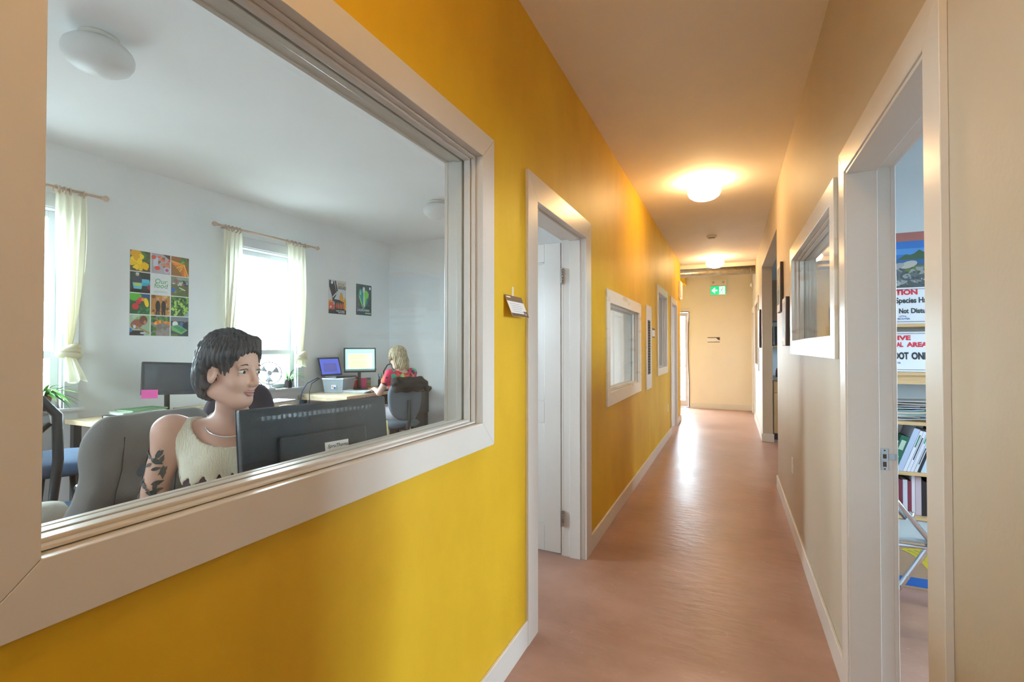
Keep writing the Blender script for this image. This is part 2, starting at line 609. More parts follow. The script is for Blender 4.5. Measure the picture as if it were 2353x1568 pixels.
def interior_window(name, label, xh, xr, y0, y1, z0, z1, c, m=None, glass_in=0.065):
    """fixed borrowed-light window: xh hall face of the wall, xr room face"""
    m = m or M_white
    s = 1 if xh > xr else -1        # hall lies on +x when s = 1
    w = thing(name, None, None)
    struct(w, label)
    mitred(w, xh, 0.015 * s, y0, y1, z0, z1, c, m)
    mitred(w, xr, -0.015 * s, y0, y1, z0, z1, c, m)
    e = 0.006
    j = MB()
    for (a, b_, q, r) in ((y0 - G, y0 - e + 0.004, z0 - G, z1 + G), (y1 + e - 0.004, y1 + G, z0 - G, z1 + G)):
        j.box(xh, xr, a, b_, q, r)
    j.box(xh, xr, y0 - 0.002, y1 + 0.002, z0 - G, z0 - 0.002)
    j.box(xh, xr, y0 - 0.002, y1 + 0.002, z1 + 0.002, z1 + G)
    j.build('jamb', m, w)
    xg = xh - s * glass_in
    t = 0.012

    def ring(xa, xb, t, nm):
        q = MB()
        q.box(xa, xb, y0, y0 + t, z0, z1)
        q.box(xa, xb, y1 - t, y1, z0, z1)
        q.box(xa, xb, y0 + t, y1 - t, z0, z0 + t)
        q.box(xa, xb, y0 + t, y1 - t, z1 - t, z1)
        q.build(nm, m, w, bevel=0.0015, seg=2)
    ring(xh - s * 0.016, xh - s * 0.034, 0.006, 'stop')
    ring(xh - s * 0.036, xg + s * 0.004, t, 'stop')
    ring(xg - s * 0.005, xg - s * 0.028, t, 'stop')
    MB().box(xg - 0.0028, xg + 0.0028, y0 + 0.001, y1 - 0.001, z0 + 0.001, z1 - 0.001).build('pane', M_glass, w)
    return w


interior_window('window_1', 'large white-framed window in the yellow wall looking into the office', XL, XLO, 0.333, 1.60, 1.075, 2.079, 0.095)
interior_window('window_2', 'small white-framed window in the yellow wall past the first door', XL, XLO, 3.70, 5.0, 1.008, 1.703, 0.10, M_white_worn)
interior_window('window_3', 'narrow-looking tall white-framed window beyond the breaker panel', XL, XLO, 6.44, 7.33, 1.085, 2.07, 0.095)
interior_window('window_4', 'white-framed window in the cream wall beside the storage doorway', XR, XRO, 2.50, 3.97, 1.405, 1.98, 0.095, M_white_worn)
interior_window('window_5', 'white-framed window at the far end of the cream wall', XR, XRO, 8.80, 9.80, 1.07, 2.10, 0.095)


def door_frame(name, label, xh, xr, y0, y1, z1, c, stop_at, proud=0.012):
    s = 1 if xh > xr else -1
    w = thing(name, None, None)
    struct(w, label)
    mitred(w, xh, 0.015 * s, y0, y1, 0, z1, c, M_white, bottom=False)
    mitred(w, xr, -0.015 * s, y0, y1, 0, z1, c, M_white, bottom=False)
    MB().box(xh, xr, y0 - G, y0, 0, z1).build('jamb', M_white, w)
    MB().box(xh, xr, y1, y1 + G, 0, z1).build('jamb', M_white, w)
    MB().box(xh, xr, y0 - G, y1 + G, z1, z1 + G).build('jamb', M_white, w)
    a, b_ = stop_at
    q = MB()
    q.box(a, b_, y0, y0 + proud, 0, z1); q.box(a, b_, y1 - proud, y1, 0, z1); q.box(a, b_, y0 + proud, y1 - proud, z1 - proud, z1)
    q.build('stop', M_white, w, bevel=0.0015)
    return w


def panel_door(parent, w, h, t, m, knob=None, name='slab'):
    """one tall recessed panel over a shorter one: built along local +x from the hinge edge, faces +-y"""
    sl = MB()
    st = 0.115
    rails = [(0, 0.17), (h * 0.42, h * 0.42 + 0.13), (h - 0.12, h)]
    sl.box(0, st, -t / 2, t / 2, 0, h); sl.box(w - st, w, -t / 2, t / 2, 0, h)
    for a, b_ in rails: sl.box(st, w - st, -t / 2, t / 2, a, b_)
    o = sl.build(name, m, parent, bevel=0.002)
    for (a, b_) in ((0.17, h * 0.42), (h * 0.42 + 0.13, h - 0.12)):
        p = MB()
        p.box(st, w - st, -t / 2 + 0.010, t / 2 - 0.010, a, b_)
        for s in (-1, 1):
            y = s * (t / 2 - 0.010)
            p.box(st, st + 0.012, y, y + s * 0.006, a, b_); p.box(w - st - 0.012, w - st, y, y + s * 0.006, a, b_)
            p.box(st, w - st, y, y + s * 0.006, a, a + 0.012); p.box(st, w - st, y, y + s * 0.006, b_ - 0.012, b_)
        p.build('door_panel', m, parent, bevel=0.0015)
    return o


# first door on the left: frame + slab swung into the office
d1 = door_frame('door_1', 'white door frame in the yellow wall, its door swung into the office', XL, XLO, 2.165, 3.02, 2.062, 0.12, (-0.885, -0.955))
ds = thing('door_slab', None, None, (-1.018, 3.035, 0.012), R(178))
ds.parent = d1
panel_door(ds, 0.83, 2.035, 0.036, M_white)
for z in (0.2, 1.78):
    h = MB()
    for k in range(5):
        h.tube([(0, 0, z + k * 0.018), (0, 0, z + k * 0.018 + 0.017)], 0.0065, 10)
    h.ball((0, 0, z - 0.004), 0.0065, 6); h.ball((0, 0, z + 0.094), 0.0065, 6)
    h.box(-0.0015, 0.0015, -0.022, 0.03, z, z + 0.09)
    ho = h.build('hinge', M_steel, d1)
    ho.location = (-1.006, 3.012, 0)
kn = MB().lathe([(0.003, 0), (0.027, 0.002), (0.027, 0.008), (0.010, 0.012), (0.010, 0.030), (0.024, 0.038), (0.027, 0.050), (0.018, 0.060), (0.001, 0.062)], (0.77, 0.018, 0.99), 18, axis='y')
kn.build('door_knob', M_steel, ds)

d2 = door_frame('door_2', 'second white door frame farther down the yellow wall', XL, XLO, 7.93, 8.75, 2.062, 0.09, (-0.885, -0.955))
ds = thing('door_slab', None, None, (-1.018, 8.765, 0.012), R(178))
ds.parent = d2
panel_door(ds, 0.80, 2.035, 0.036, M_white)

d3 = door_frame('door_3', 'wide-cased doorway on the right into the storage room', XR, XRO, 1.365, 2.20, 2.03, 0.095, (0.40, 0.498))
# strike plate in the far jamb
sp = MB()
sp.box(0.503, 0.526, 2.1975, 2.1995, 0.905, 0.985)
sp.box(0.526, 0.545, 2.1965, 2.1985, 0.945, 0.966)
sp.box(0.545, 0.552, 2.1965, 2.206, 0.945, 0.966)
spo = sp.build('strike_plate', M_steel, d3, bevel=0.0008)
q = MB()
q.box(0.509, 0.520, 2.1970, 2.1976, 0.948, 0.964); q.box(0.509, 0.520, 2.1970, 2.1976, 0.918, 0.936)
q.tube([(0.5145, 2.1976, 0.978), (0.5145, 2.1970, 0.978)], 0.003, 8); q.tube([(0.5145, 2.1976, 0.910), (0.5145, 2.1970, 0.910)], 0.003, 8)
q.build('latch_hole', mat('dark_latch_hole', (0.10, 0.05, 0.03), 0.7), spo)

d4 = door_frame('door_4', 'white-cased closed door near the far end of the cream wall', XR, XRO, 10.24, 11.08, 2.06, 0.09, (0.42, 0.45))
dp = thing('door_slab', None, None, (0.475, 10.245, 0.01), R(90)); dp.parent = d4
panel_door(dp, 0.83, 2.04, 0.036, M_white)

# exit door at the far end: opening in the end wall, glazed slab, weatherstrip
d5 = thing('door_5', None, None); struct(d5, 'bright glazed exit door at the far left end of the corridor')
M_seal = mat('dark_weatherstrip', (0.10, 0.07, 0.06), 0.7)
MB().box(-1.84, -0.83, 11.484, 11.5, 2.168, 2.245).build('casing', M_white, d5)
MB().box(-1.84, -1.775, 11.484, 11.5, 0, 2.165).build('casing', M_white, d5)
q = MB(); q.box(-1.79, -1.76, 11.5, 11.64, 0, 2.165); q.box(-0.872, -0.86, 11.5, 11.64, 0, 2.165); q.box(-1.76, -0.872, 11.5, 11.64, 2.15, 2.165)
q.build('jamb', M_white, d5)
pts = [(-0.868 + 0.009 * math.sin(z * 3.1 + 0.5), 11.497, z) for z in np.linspace(0.02, 2.15, 24)]
q = MB().tube(pts, 0.009, 6); q.tube([(-1.76, 11.497, 2.152), (-0.862, 11.497, 2.150)], 0.009, 6); q.tube([(-1.76, 11.5, 0.012), (-0.862, 11.5, 0.012)], 0.010, 6)
q.build('weatherstrip', M_seal, d5)
q = MB()
q.box(-1.755, -1.64, 11.55, 11.595, 0.02, 2.14); q.box(-0.945, -0.88, 11.55, 11.595, 0.02, 2.14)
q.box(-1.64, -0.945, 11.55, 11.595, 2.06, 2.14); q.box(-1.64, -0.945, 11.55, 11.595, 0.02, 0.16)
q.build('slab', mat('grey_door_paint', (0.62, 0.60, 0.66), 0.4), d5, bevel=0.002)
MB().box(-1.64, -0.945, 11.569, 11.575, 0.16, 2.06).build('pane', M_glass, d5)

# outside windows
M_out = M_vinyl


def sash_window(name, label, y0, y1, z0=0.885, z1=2.43, right_only=False):
    w = thing(name, None, None); struct(w, label)
    xf = -4.718
    c = 0.09
    # casing: side boards, head, stool and apron
    MB().box(xf, xf + 0.018, y0 - c, y0, z0, z1).build('casing', M_officewhite, w, bevel=0.002)
    MB().box(xf, xf + 0.018, y1, y1 + c, z0, z1).build('casing', M_officewhite, w, bevel=0.002)
    MB().box(xf, xf + 0.020, y0 - c - 0.01, y1 + c + 0.01, z1, z1 + 0.10).build('casing', M_officewhite, w, bevel=0.002)
    MB().box(xf - 0.10, xf + 0.05, y0 - c - 0.03, y1 + c + 0.03, z0 - 0.022, z0).build('sill', M_officewhite, w, bevel=0.003)
    MB().box(xf, xf + 0.018, y0 - c, y1 + c, z0 - 0.10, z0 - 0.022).build('apron', M_officewhite, w, bevel=0.002)
    q = MB()
    q.box(-4.86, xf, y0, y0 + 0.012, z0, z1); q.box(-4.86, xf, y1 - 0.012, y1, z0, z1); q.box(-4.86, xf, y0, y1, z1 - 0.012, z1)
    q.build('jamb', M_officewhite, w)
    zm = 1.30

    def sash(x0, x1, a, b_, fr, nm):
        q = MB()
        q.box(x0, x1, y0 + 0.012, y0 + 0.012 + fr, a, b_); q.box(x0, x1, y1 - 0.012 - fr, y1 - 0.012, a, b_)
        q.box(x0, x1, y0 + 0.012 + fr, y1 - 0.012 - fr, b_ - fr, b_); q.box(x0, x1, y0 + 0.012 + fr, y1 - 0.012 - fr, a, a + fr)
        q.build(nm, M_out, w, bevel=0.003)
        MB().box((x0 + x1) / 2 - 0.002, (x0 + x1) / 2 + 0.002, y0 + 0.012 + fr, y1 - 0.012 - fr, a + fr, b_ - fr).build('pane', M_glass, w)
    sash(-4.86, -4.815, zm - 0.03, z1 - 0.012, 0.05, 'upper_sash')
    sash(-4.81, -4.765, z0, zm + 0.03, 0.05, 'lower_sash')
    return w


M_officewhite = mat('office_trim_paint', (0.72, 0.74, 0.76), 0.45)
sash_window('window_6', 'bright sash window at the left edge of the office', 1.17, 1.975)
sash_window('window_7', 'bright sash window in the middle of the office back wall', 3.38, 4.19)


def plain_window(name, axis, p, u0, u1, z0, z1):
    w = thing(name, None, None); struct(w)
    q = MB(); f = 0.05
    for (a, b_, c_, d) in ((u0, u0 + f, z0, z1), (u1 - f, u1, z0, z1), (u0, u1, z0, z0 + f), (u0, u1, z1 - f, z1), ((u0 + u1) / 2 - f / 2, (u0 + u1) / 2 + f / 2, z0, z1)):
        if axis == 'x': q.box(p, p + 0.05, a, b_, c_, d)
        else: q.box(a, b_, p, p + 0.05, c_, d)
    q.build('frame', M_vinyl, w)
    if axis == 'x': MB().box(p + 0.02, p + 0.026, u0, u1, z0, z1).build('pane', M_glass, w)
    else: MB().box(u0, u1, p + 0.02, p + 0.026, z0, z1).build('pane', M_glass, w)


plain_window('added_window_8', 'x', -4.82, 7.1, 8.3, 0.885, 2.43)  # unseen window, added to let daylight into the second room
plain_window('added_window_9', 'y', -1.26, -4.0, -3.2, 1.4, 2.3)  # added out of view to brighten the office, aimed along the corridor
plain_window('window_10', 'x', 3.35, 1.9, 2.8, 0.9, 2.4)
plain_window('window_11', 'y', -3.1, -0.55, 0.15, 1.5, 2.0)
plain_window('window_12', 'x', 3.35, 6.6, 7.4, 1.2, 2.0)
plain_window('added_window_13', 'x', -4.82, 9.8, 11.1, 1.1, 2.0)  # extra unseen window, put in so daylight floods the corridor's far end

# baseboards
BH = 0.115


def base(name, boxes, m):
    q = MB()
    for bx in boxes: q.box(*bx, 0.0, BH)
    return struct(q.build(name, m, bevel=0.003))


base('baseboard_left', [(XL, XL + 0.014, -3, 2.044), (XL, XL + 0.014, 3.142, 7.838), (XL, XL + 0.014, 8.842, 9.5), (-1.6, XL + 0.014, 9.5, 9.514)], M_white)
base('baseboard_right', [(XR - 0.014, XR, -3, 1.268), (XR - 0.014, XR, 2.297, 5.364), (XR - 0.014, XR, 7.85, 10.148), (XR - 0.014, XR, 11.172, 11.5),
                         (XR - 0.014, XRO + 0.014, 7.836, 7.85), (XR - 0.014, XRO + 0.014, 5.35, 5.364)], M_white)
base('baseboard_end', [(-0.82, XR, 11.486, 11.5)], M_white)
base('baseboard_office', [(-4.718, XLO, 5.882, 5.896), (-4.718, -4.704, -1.1, 5.896)], M_officewhite)
base('baseboard_storage', [(XRO, 3.3, 4.086, 4.1)], M_white)

# beam, duct and yellow bulkhead at the far end
struct(MB().box(XL - 3.0, XR, 9.76, 9.90, 2.845, CEIL).build('trim_1', mat('white_beam_paint', (0.78, 0.74, 0.68), 0.6)), 'white beam under the ceiling at the far end')
struct(MB().box(-2.0, -0.905, 11.0, 11.5, 2.74, CEIL).build('trim_2', M_yellow), 'short yellow bulkhead above the exit door')
dv = []
M_duct = mat('galvanised_duct', (0.50, 0.46, 0.38), 0.32, 0.85, var=0.25, scale=12, stretch=(1, 3, 3))
t = thing('air_duct', 'round galvanised air duct crossing under the ceiling at the corridor end', 'duct', (0, 9.83, 2.768))
q = MB().tube([(-3.5, 0, 0), (0.41, 0, 0)], 0.070, 28)
q.build('duct_pipe', M_duct, t)
for i in range(30):
    x = -3.3 + i * 0.125
    MB().tube([(x, 0, 0), (x + 0.006, 0, 0)], 0.0735, 28).build('seam_ring', M_duct, t)

# outside: ground, deck with railing
M_ground = mat('pale_gravel_ground', (0.42, 0.42, 0.40), 0.9, var=0.2, scale=3)
struct(MB().box(-40, 40, -40, 40, -0.7, -0.6).build('ground', M_ground))
M_deck = mat('weathered_deck_wood', (0.45, 0.33, 0.24), 0.8, var=0.3, scale=4, stretch=(8, 1, 1))
t = thing('deck_railing', 'brown wooden porch railing seen through the glazed exit door', 'railing', (-1.3, 13.2, -0.1))
MB().box(-1.5, 1.5, -0.05, 0.05, 0.95, 1.0).build('handrail', M_deck, t)
MB().box(-1.5, 1.5, -0.03, 0.03, 0.15, 0.2).build('bottom_rail', M_deck, t)
for i in range(17):
    MB().box(-1.45 + i * 0.18, -1.41 + i * 0.18, -0.02, 0.02, 0.2, 0.95).build('baluster', M_deck, t)
for x in (-1.5, 0.3, 1.5):
    MB().box(x - 0.05, x + 0.05, -0.05, 0.05, 0, 1.1).build('post', M_deck, t)
t = struct(thing('trim_3', None, None, (0, 0, 0)), 'boards of the porch deck outside the exit door')
for i in range(12):
    MB().box(-3.0 + i * 0.29, -2.72 + i * 0.29, 11.64, 13.4, -0.13, -0.1).build('board', M_deck, t)
# ------------------------------------------------------------------ people: signed-distance bodies turned into one mesh
def _cap(P, a, b, ra, rb):
    a = np.array(a, np.float32); b = np.array(b, np.float32)
    ba = b - a
    t = np.clip(((P - a) @ ba) / max(float(ba @ ba), 1e-9), 0, 1)
    d = P - a - t[..., None] * ba
    return np.sqrt((d * d).sum(-1)) - (ra + (rb - ra) * t)


def _ell(P, c, r, M=None):
    p = P - np.array(c, np.float32)
    if M is not None: p = p @ np.array(M, np.float32)      # world -> local (M columns are the local axes)
    r = np.array(r, np.float32)
    k0 = np.sqrt(((p / r) ** 2).sum(-1)); k1 = np.sqrt(((p / (r * r)) ** 2).sum(-1)) + 1e-6
    return k0 * (k0 - 1) / k1


def sdf_grid(prims, res, lo, hi, pad=0.04):
    lo = np.array(lo, np.float32); hi = np.array(hi, np.float32)
    n = np.ceil((hi - lo) / res).astype(int) + 1
    D = np.full(n, 0.5, np.float32)
    ax = [lo[i] + np.arange(n[i], dtype=np.float32) * res for i in range(3)]
    for pr in prims:
        op, kind, k, args = pr
        if kind == 'cap':
            a, b, ra, rb = args
            m = max(ra, rb) + k + pad
            bl = np.minimum(a, b) - m; bh = np.maximum(a, b) + m
        else:
            c, r, M = args
            m = max(r) + k + pad
            bl = np.array(c) - m; bh = np.array(c) + m
        i0 = np.clip(((bl - lo) / res).astype(int), 0, n); i1 = np.clip(((bh - lo) / res).astype(int) + 2, 0, n)
        if (i1 <= i0).any(): continue
        sl = tuple(slice(i0[i], i1[i]) for i in range(3))
        P = np.stack(np.meshgrid(ax[0][sl[0]], ax[1][sl[1]], ax[2][sl[2]], indexing='ij'), -1)
        d = _cap(P, *args) if kind == 'cap' else _ell(P, *args)
        A = D[sl]
        if op == '+':
            h = np.clip(0.5 + 0.5 * (A - d) / k, 0, 1)
            D[sl] = A * (1 - h) + d * h - k * h * (1 - h)
        elif op == '-':
            h = np.clip(0.5 - 0.5 * (A + d) / k, 0, 1)
            D[sl] = A * (1 - h) - d * h + k * h * (1 - h)
    return D, ax, lo, n


def surface_net(D, lo, res):
    s = D < 0
    n = D.shape
    acc = np.zeros((n[0] - 1, n[1] - 1, n[2] - 1, 3), np.float32)
    cnt = np.zeros((n[0] - 1, n[1] - 1, n[2] - 1), np.float32)
    for ax in range(3):
        o = [slice(None)] * 3; p = [slice(None)] * 3
        o[ax] = slice(0, -1); p[ax] = slice(1, None)
        a = D[tuple(o)]; b = D[tuple(p)]
        cr = (a < 0) != (b < 0)
        idx = np.argwhere(cr)
        if len(idx) == 0: continue
        va = a[cr]; vb = b[cr]
        t = va / (va - vb)
        pos = idx.astype(np.float32)
        pos[:, ax] += t
        o1, o2 = [i for i in range(3) if i != ax]
        for d1 in (0, 1):
            for d2 in (0, 1):
                c = idx.copy()
                c[:, o1] -= d1; c[:, o2] -= d2
                ok = ((c >= 0) & (c < np.array(cnt.shape))).all(1)
                cc = c[ok]
                np.add.at(acc, (cc[:, 0], cc[:, 1], cc[:, 2]), pos[ok])
                np.add.at(cnt, (cc[:, 0], cc[:, 1], cc[:, 2]), 1)
    act = np.argwhere(cnt > 0)
    vid = -np.ones(cnt.shape, np.int64)
    vid[act[:, 0], act[:, 1], act[:, 2]] = np.arange(len(act))
    V = acc[act[:, 0], act[:, 1], act[:, 2]] / cnt[act[:, 0], act[:, 1], act[:, 2]][:, None]
    V = V * res + lo
    F = []
    for ax in range(3):
        o = [slice(None)] * 3; p = [slice(None)] * 3
        o[ax] = slice(0, -1); p[ax] = slice(1, None)
        a = D[tuple(o)]; b = D[tuple(p)]
        cr = (a < 0) != (b < 0)
        idx = np.argwhere(cr)
        flip = (a < 0)[cr]
        o1, o2 = [(1, 2), (2, 0), (0, 1)][ax]
        ok = (idx[:, o1] > 0) & (idx[:, o2] > 0) & (idx[:, o1] < cnt.shape[o1]) & (idx[:, o2] < cnt.shape[o2])
        idx = idx[ok]; flip = flip[ok]
        q = []
        for d1, d2 in ((1, 1), (0, 1), (0, 0), (1, 0)):
            c = idx.copy(); c[:, o1] -= d1; c[:, o2] -= d2
            q.append(vid[c[:, 0], c[:, 1], c[:, 2]])
        q = np.stack(q, 1)
        q[~flip] = q[~flip][:, ::-1]
        F.append(q)
    F = np.concatenate(F)
    F = F[(F >= 0).all(1)]
    return V, F


def sdf_obj(name, prims, res, lo, hi, m, parent=None, cut=None, disp=None):
    D, ax, l, n = sdf_grid(prims, res, lo, hi)
    if cut or disp:
        X, Y, Z = np.meshgrid(*ax, indexing='ij')
        if disp: D = D + disp(X, Y, Z).astype(np.float32)
        if cut: D = np.maximum(D, cut(X, Y, Z).astype(np.float32))
    V, F = surface_net(D, l, res)
    me = bpy.data.meshes.new(name)
    me.from_pydata(V.tolist(), [], F.tolist())
    me.polygons.foreach_set('use_smooth', [True] * len(me.polygons))
    me.materials.append(m)
    me.update()
    o = bpy.data.objects.new(name, me)
    COL.objects.link(o)
    if parent: o.parent = parent
    return o


class Fig:
    """body in its own frame: x forward, y to its left, z up, origin on the floor under the pelvis"""
    def __init__(s): s.p = []

    def cap(s, a, b, ra, rb, k=0.03, op='+'): s.p.append((op, 'cap', k, (a, b, ra, rb))); return s
    def ell(s, c, r, M=None, k=0.03, op='+'): s.p.append((op, 'ell', k, (c, r, M))); return s


def head_prims(f, c, yaw=0.0, pitch=0.0, roll=0.0, sc=1.0):
    M = (Euler((roll, pitch, yaw)).to_matrix())
    def W(p): return tuple(np.array(c) + np.array(M @ Vector(p)) * sc)
    Mn = [list(r) for r in M]
    def E(p, r, k=0.02, op='+'): f.ell(W(p), tuple(v * sc for v in r), Mn, k, op)
    def C(a, b, ra, rb, k=0.01, op='+'): f.cap(W(a), W(b), ra * sc, rb * sc, k, op)
    E((-0.012, 0, 0.030), (0.092, 0.074, 0.088))
    E((0.022, 0, -0.035), (0.064, 0.058, 0.080), 0.02)
    E((0.052, 0, -0.098), (0.027, 0.030, 0.021), 0.03)
    C((-0.015, 0.045, -0.075), (0.048, 0.022, -0.100), 0.022, 0.018, 0.03)
    C((-0.015, -0.045, -0.075), (0.048, -0.022, -0.100), 0.022, 0.018, 0.03)
    E((0.058, 0.033, -0.035), (0.020, 0.022, 0.018), 0.02)
    E((0.058, -0.033, -0.035), (0.020, 0.022, 0.018), 0.02)
    E((0.080, 0.033, 0.004), (0.016, 0.019, 0.012), 0.012, '-')
    E((0.080, -0.033, 0.004), (0.016, 0.019, 0.012), 0.012, '-')
    C((0.074, 0.014, 0.022), (0.066, 0.046, 0.022), 0.008, 0.006, 0.014)
    C((0.074, -0.014, 0.022), (0.066, -0.046, 0.022), 0.008, 0.006, 0.014)
    C((0.080, 0, 0.006), (0.101, 0, -0.034), 0.007, 0.0105, 0.012)
    E((0.092, 0.010, -0.039), (0.010, 0.008, 0.007), 0.006)
    E((0.092, -0.010, -0.039), (0.010, 0.008, 0.007), 0.006)
    for s in (-1, 1):
        C((0.0745, s * 0.020, 0.0085), (0.0770, s * 0.033, 0.0125), 0.0045, 0.0050, 0.004)
        C((0.0770, s * 0.033, 0.0125), (0.0690, s * 0.047, 0.0075), 0.0050, 0.0040, 0.004)
        C((0.0745, s * 0.022, -0.0075), (0.0690, s * 0.045, -0.0070), 0.0042, 0.0042, 0.004)
        E((-0.008, s * 0.073, -0.018), (0.017, 0.008, 0.030), 0.006)
        E((-0.004, s * 0.080, -0.014), (0.009, 0.006, 0.018), 0.004, '-')
    return W, M


def face_parts(parent, W, M, sc, skin, lips_m, brow_m):
    def blob(name, p, r, m):
        b = MB().ball((0, 0, 0), 1.0, 12)
        o = b.build(name, m, parent)
        T = Matrix.Translation(Vector(W(p))) @ M.to_4x4() @ Matrix.Diagonal((r[0] * sc, r[1] * sc, r[2] * sc, 1))
        o.matrix_local = T
        return o
    wm = mat('eye_white', (0.75, 0.73, 0.70), 0.2)
    im = mat('eye_iris', (0.06, 0.04, 0.03), 0.15)
    for s in (-1, 1):
        e = blob('eye', (0.0685, s * 0.033, 0.002), (0.0120, 0.0125, 0.0080), wm)
        i = blob('iris', (0.0785, s * 0.034, 0.0015), (0.0030, 0.0056, 0.0054), im)
        bp = [W((0.079, s * 0.016, 0.022)), W((0.080, s * 0.030, 0.0275)), W((0.070, s * 0.048, 0.022))]
        MB().tube(bp, [0.0018, 0.0023, 0.0012], 6).build('eyebrow', brow_m, parent)
        bp = [W((0.079, s * 0.020, 0.010)), W((0.083, s * 0.033, 0.0135)), W((0.073, s * 0.047, 0.008))]
        MB().tube(bp, 0.0014, 5).build('eyelash', brow_m, parent)
    u = MB().tube([W((0.078, 0.022, -0.0655)), W((0.087, 0.010, -0.062)), W((0.0885, 0, -0.064)), W((0.087, -0.010, -0.062)), W((0.078, -0.022, -0.0655))], [0.0015, 0.0045, 0.0045, 0.0045, 0.0015], 8)
    u.tube([W((0.078, 0.020, -0.068)), W((0.086, 0.009, -0.0725)), W((0.087, 0, -0.0735)), W((0.086, -0.009, -0.0725)), W((0.078, -0.020, -0.068))], [0.0015, 0.005, 0.006, 0.005, 0.0015], 8)
    u.build('lips', lips_m, parent)


def hand_prims(f, wrist, d, side, up, curl=0.5, sc=1.0):
    """wrist point, d finger direction, side = direction of the thumb, up = back of the hand"""
    d, side, up = [Vector(v).normalized() for v in (d, side, up)]
    w = Vector(wrist)
    def P(a, b, c): return tuple(w + (d * a + side * b + up * c) * sc)
    f.cap(P(0.0, 0.012, 0), P(0.085, 0.024, 0), 0.017 * sc, 0.011 * sc, 0.012)
    f.cap(P(0.0, 0.0, 0), P(0.088, 0.005, 0), 0.017 * sc, 0.011 * sc, 0.012)
    f.cap(P(0.0, -0.012, 0), P(0.080, -0.024, 0), 0.016 * sc, 0.011 * sc, 0.012)
    for k, (b, L) in enumerate(((0.028, 0.066), (0.009, 0.074), (-0.010, 0.068), (-0.028, 0.052))):
        a0 = 0.088 if k < 3 else 0.080
        p0 = P(a0, b, 0)
        p1 = P(a0 + L * 0.5 * math.cos(curl * 0.6), b * 1.1, -L * 0.5 * math.sin(curl * 0.6))
        p2 = P(a0 + L * 0.5 * math.cos(curl * 0.6) + L * 0.5 * math.cos(curl * 1.6), b * 1.15,
               -L * 0.5 * math.sin(curl * 0.6) - L * 0.5 * math.sin(curl * 1.6))
        f.cap(p0, p1, 0.0088 * sc, 0.0080 * sc, 0.004)
        f.cap(p1, p2, 0.0080 * sc, 0.0065 * sc, 0.003)
    f.cap(P(0.020, 0.022, -0.004), P(0.050, 0.046, -0.012), 0.013 * sc, 0.010 * sc, 0.008)
    f.cap(P(0.050, 0.046, -0.012), P(0.078, 0.052, -0.018), 0.010 * sc, 0.008 * sc, 0.003)


M_skin = mat('skin', (0.62, 0.36, 0.27), 0.5, var=0.06, scale=18)
M_skin2 = mat('skin_pale', (0.66, 0.42, 0.33), 0.5, var=0.06, scale=18)
M_lips = mat('lips', (0.50, 0.23, 0.20), 0.45)
M_brow = mat('eyebrow_hair', (0.03, 0.02, 0.018), 0.7)


def hair_mat(name, c1, c2, st=(18, 18, 1.2)):
    return mat(name, c1, 0.42, col2=c2, scale=6, stretch=st, bump=0.6, bscale=14, lo=0.4, hi=0.6)


M_darkhair = hair_mat('dark_brown_hair', (0.070, 0.044, 0.036), (0.020, 0.013, 0.012))
M_blond = hair_mat('ash_blond_hair', (0.58, 0.46, 0.27), (0.24, 0.17, 0.09))


